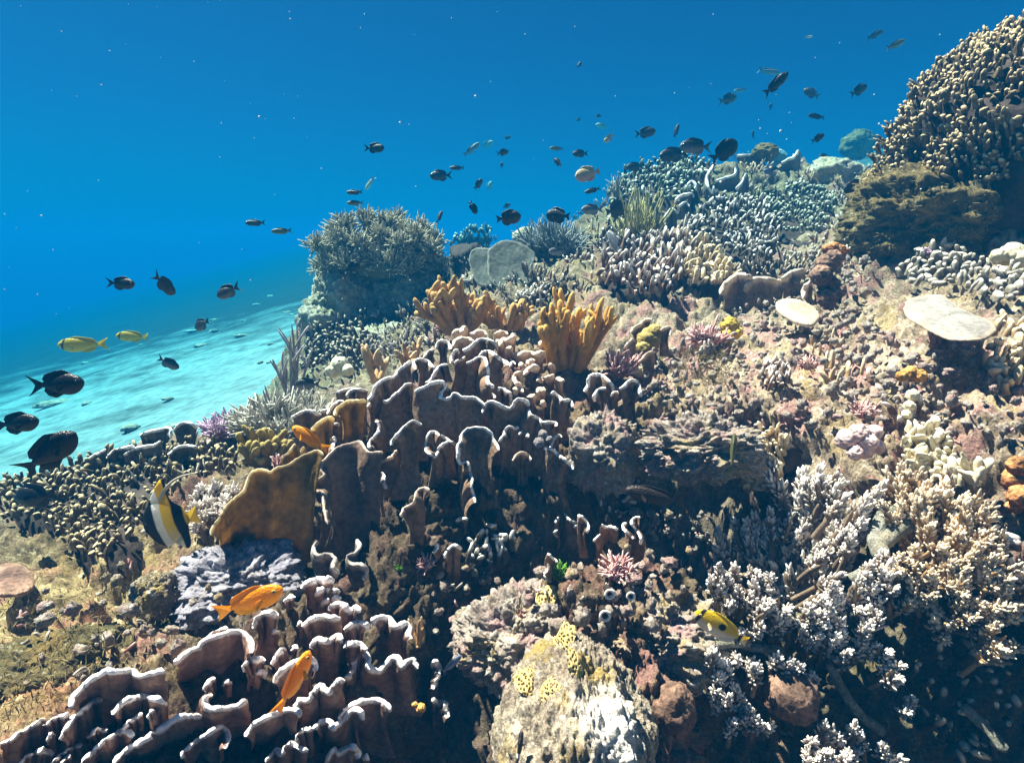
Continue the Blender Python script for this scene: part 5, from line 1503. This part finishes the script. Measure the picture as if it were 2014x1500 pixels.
SMALL = [
 ('brown','slim',503,438,42,180,0,3.0,'slender dark fish, upper of the pair between the sand and the feathery soft coral'),
 ('olive','slim',554,454,42,182,0,3.0,'slender olive fish, lower of the pair between the sand and the feathery soft coral'),
 ('black','damsel',735,291,42,0,0,3.0,'lone dark fish high above the feathery soft coral'),
 ('brown','slim',698,378,34,180,0,3.2,'dark oval fish just above the feathery soft coral top'),
 ('olive','slim',699,399,34,180,0,3.2,'green-sided fish touching the feathery soft coral top'),
 ('pale','slim',727,360,30,230,20,5.0,'pale yellow-white small fish diving above the feathery soft coral'),
 ('brown','damsel',868,345,46,182,0,3.6,'longer dark fish overlapping a smaller one in open water'),
 ('brown','slim',899,330,30,180,0,3.6,'smaller dark fish overlapping the tail of a longer one in open water'),
 ('grey','slim',927,294,42,38,0,5.5,'blue-tinted fish slanting up in open water'),
 ('pale','damsel',958,284,28,20,0,8.5,'ghostly faint fish behind the blue-tinted slanting one'),
 ('brown','damsel',988,300,26,20,20,4.0,'dark fish below the tiny one at the middle of the water'),
 ('brown','damsel',998,271,14,20,0,5.5,'tiny dark fish highest in the middle of the water'),
 ('brown','damsel',987,325,13,80,0,5.5,'tiny upright speck of a fish under the middle dark fish'),
 ('brown','damsel',940,363,28,55,10,3.6,'dark fish slanting up left of the chocolate damselfish'),
 ('black','damsel',930,407,30,-60,10,3.0,'dark fish nosing down left of the chocolate damselfish'),
 ('brown','slim',864,427,28,70,10,3.2,'thin upright dark fish beside the feathery soft coral'),
 ('brown','damsel',996,405,18,30,10,5.0,'small dim fish peeping over the chocolate damselfish'),
 ('pale','damsel',962,366,22,60,0,8.5,'faint pale blur of a fish beside the slanting dark one'),
 ('olive','slim',1095,292,28,175,0,4.2,'small olive fish left of two dark ones over the ridge'),
 ('brown','damsel',1142,302,32,180,0,3.6,'dark fish above the pale rosy fish'),
 ('brown','damsel',1098,320,24,130,20,3.6,'stubby dark fish under the small olive one'),
 ('brown','slim',1166,374,34,195,0,3.2,'dark fish right under the pale rosy fish'),
 ('rosy','damsel',1198,271,26,220,0,4.2,'small reddish-tailed fish high over the ridge'),
 ('brown','damsel',1178,228,13,180,0,5.5,'tiny fish over the faint pale pair'),
 ('pale','damsel',1184,248,26,170,0,8.5,'ghostly pale fish above the reddish-tailed one'),
 ('brown','damsel',1138,235,12,200,0,8.0,'barely seen tiny fish far left of the ghostly pale one'),
 ('brown','damsel',1268,261,44,10,0,3.8,'spiny dark oval fish alone above the ridge'),
 ('brown','slim',1330,258,30,72,0,4.4,'thin upright fish over the reef crest'),
 ('brown','damsel',1250,328,38,180,0,3.8,'dark fish lying along the top of the ridge knob coral'),
 ('brown','damsel',1430,195,42,20,10,4.6,'hazy dark fish left of the slanting long-stalked one'),
 ('grey','slim',1457,177,28,190,0,6.5,'faint fish at the tail of the hazy dark one'),
 ('brown','damsel',1597,184,34,140,20,4.4,'hazy dark fish between the two slanting silhouettes'),
 ('black','damsel',1688,178,40,30,0,3.4,'dark fish tilting up before the huge finger coral dome'),
 ('black','slim',1606,229,34,170,0,3.4,'small dark fish level with the flank of the huge dome'),
 ('black','damsel',1608,272,30,30,0,3.0,'small black fish with white tail over the distant sand'),
 ('brown','slim',1720,69,38,28,0,4.4,'upper of two slender fish near the top beside the huge dome'),
 ('olive','slim',1760,88,44,25,0,4.0,'lower olive one of two slender fish near the top'),
 ('pale','slim',1590,73,18,10,0,6.5,'faint yellowish fish near the top of the water'),
 ('grey','slim',1512,140,44,-10,0,7.5,'very faint fish behind the slanting long-stalked one'),
 ('brown','damsel',1516,210,14,85,0,6.0,'tiny upright fish below the slanting long-stalked one'),
 ('brown','damsel',1622,308,24,175,0,4.5,'small dark fish just over the ridge by the distant sand'),
 ('brown','damsel',1139,128,16,60,0,7.0,'faint tiny fish highest above the ridge'),
 ('black','round',694,525,30,30,10,2.7,'dark fish sheltering in the feathery soft coral'),
 ('blue','damsel',1515,338,28,170,0,3.2,'bluish fish among the crest plates'),
 ('pale','slim',1403,422,22,100,20,2.7,'tiny tan fish over the white-tipped dark finger coral'),
 ('brown','slim',1481,265,18,95,0,6.0,'dim sliver of a fish above the black surgeonfish'),
 ('brown','damsel',1345,545,0,0,0,0,''),
]
for k, s_, u, v, L, an, yw, d, lab in SMALL:
    if L: fish(k, s_, u, v, L, an, yw, d, lab, parts=L > 40)

# ------------------------------------------------------------------ the water the reef stands in
def water_haze():
    me = bpy.data.meshes.new('haze')
    x0, x1, y0, y1, z0, z1 = -55, 55, -6, 50, -16.5, 1.6
    V = [(x, y, z) for x in (x0, x1) for y in (y0, y1) for z in (z0, z1)]
    F = [(0, 1, 3, 2), (4, 6, 7, 5), (0, 4, 5, 1), (2, 3, 7, 6), (0, 2, 6, 4), (1, 5, 7, 3)]
    me.from_pydata(V, [], F)
    o = bpy.data.objects.new('haze', me)
    COL.objects.link(o)
    m = bpy.data.materials.new('sea water')
    m.use_nodes = True
    nt = m.node_tree
    nt.nodes.remove(nt.nodes['Principled BSDF'])
    pv = nt.nodes.new('ShaderNodeVolumePrincipled')
    pv.inputs['Density'].default_value = .22
    pv.inputs['Color'].default_value = (.0006, .046, .118, 1)
    pv.inputs['Absorption Color'].default_value = (.0, .62, .785, 1)
    nt.links.new(pv.outputs[0], nt.nodes['Material Output'].inputs['Volume'])
    me.materials.append(m)
    tag(o, kind='stuff')


water_haze()
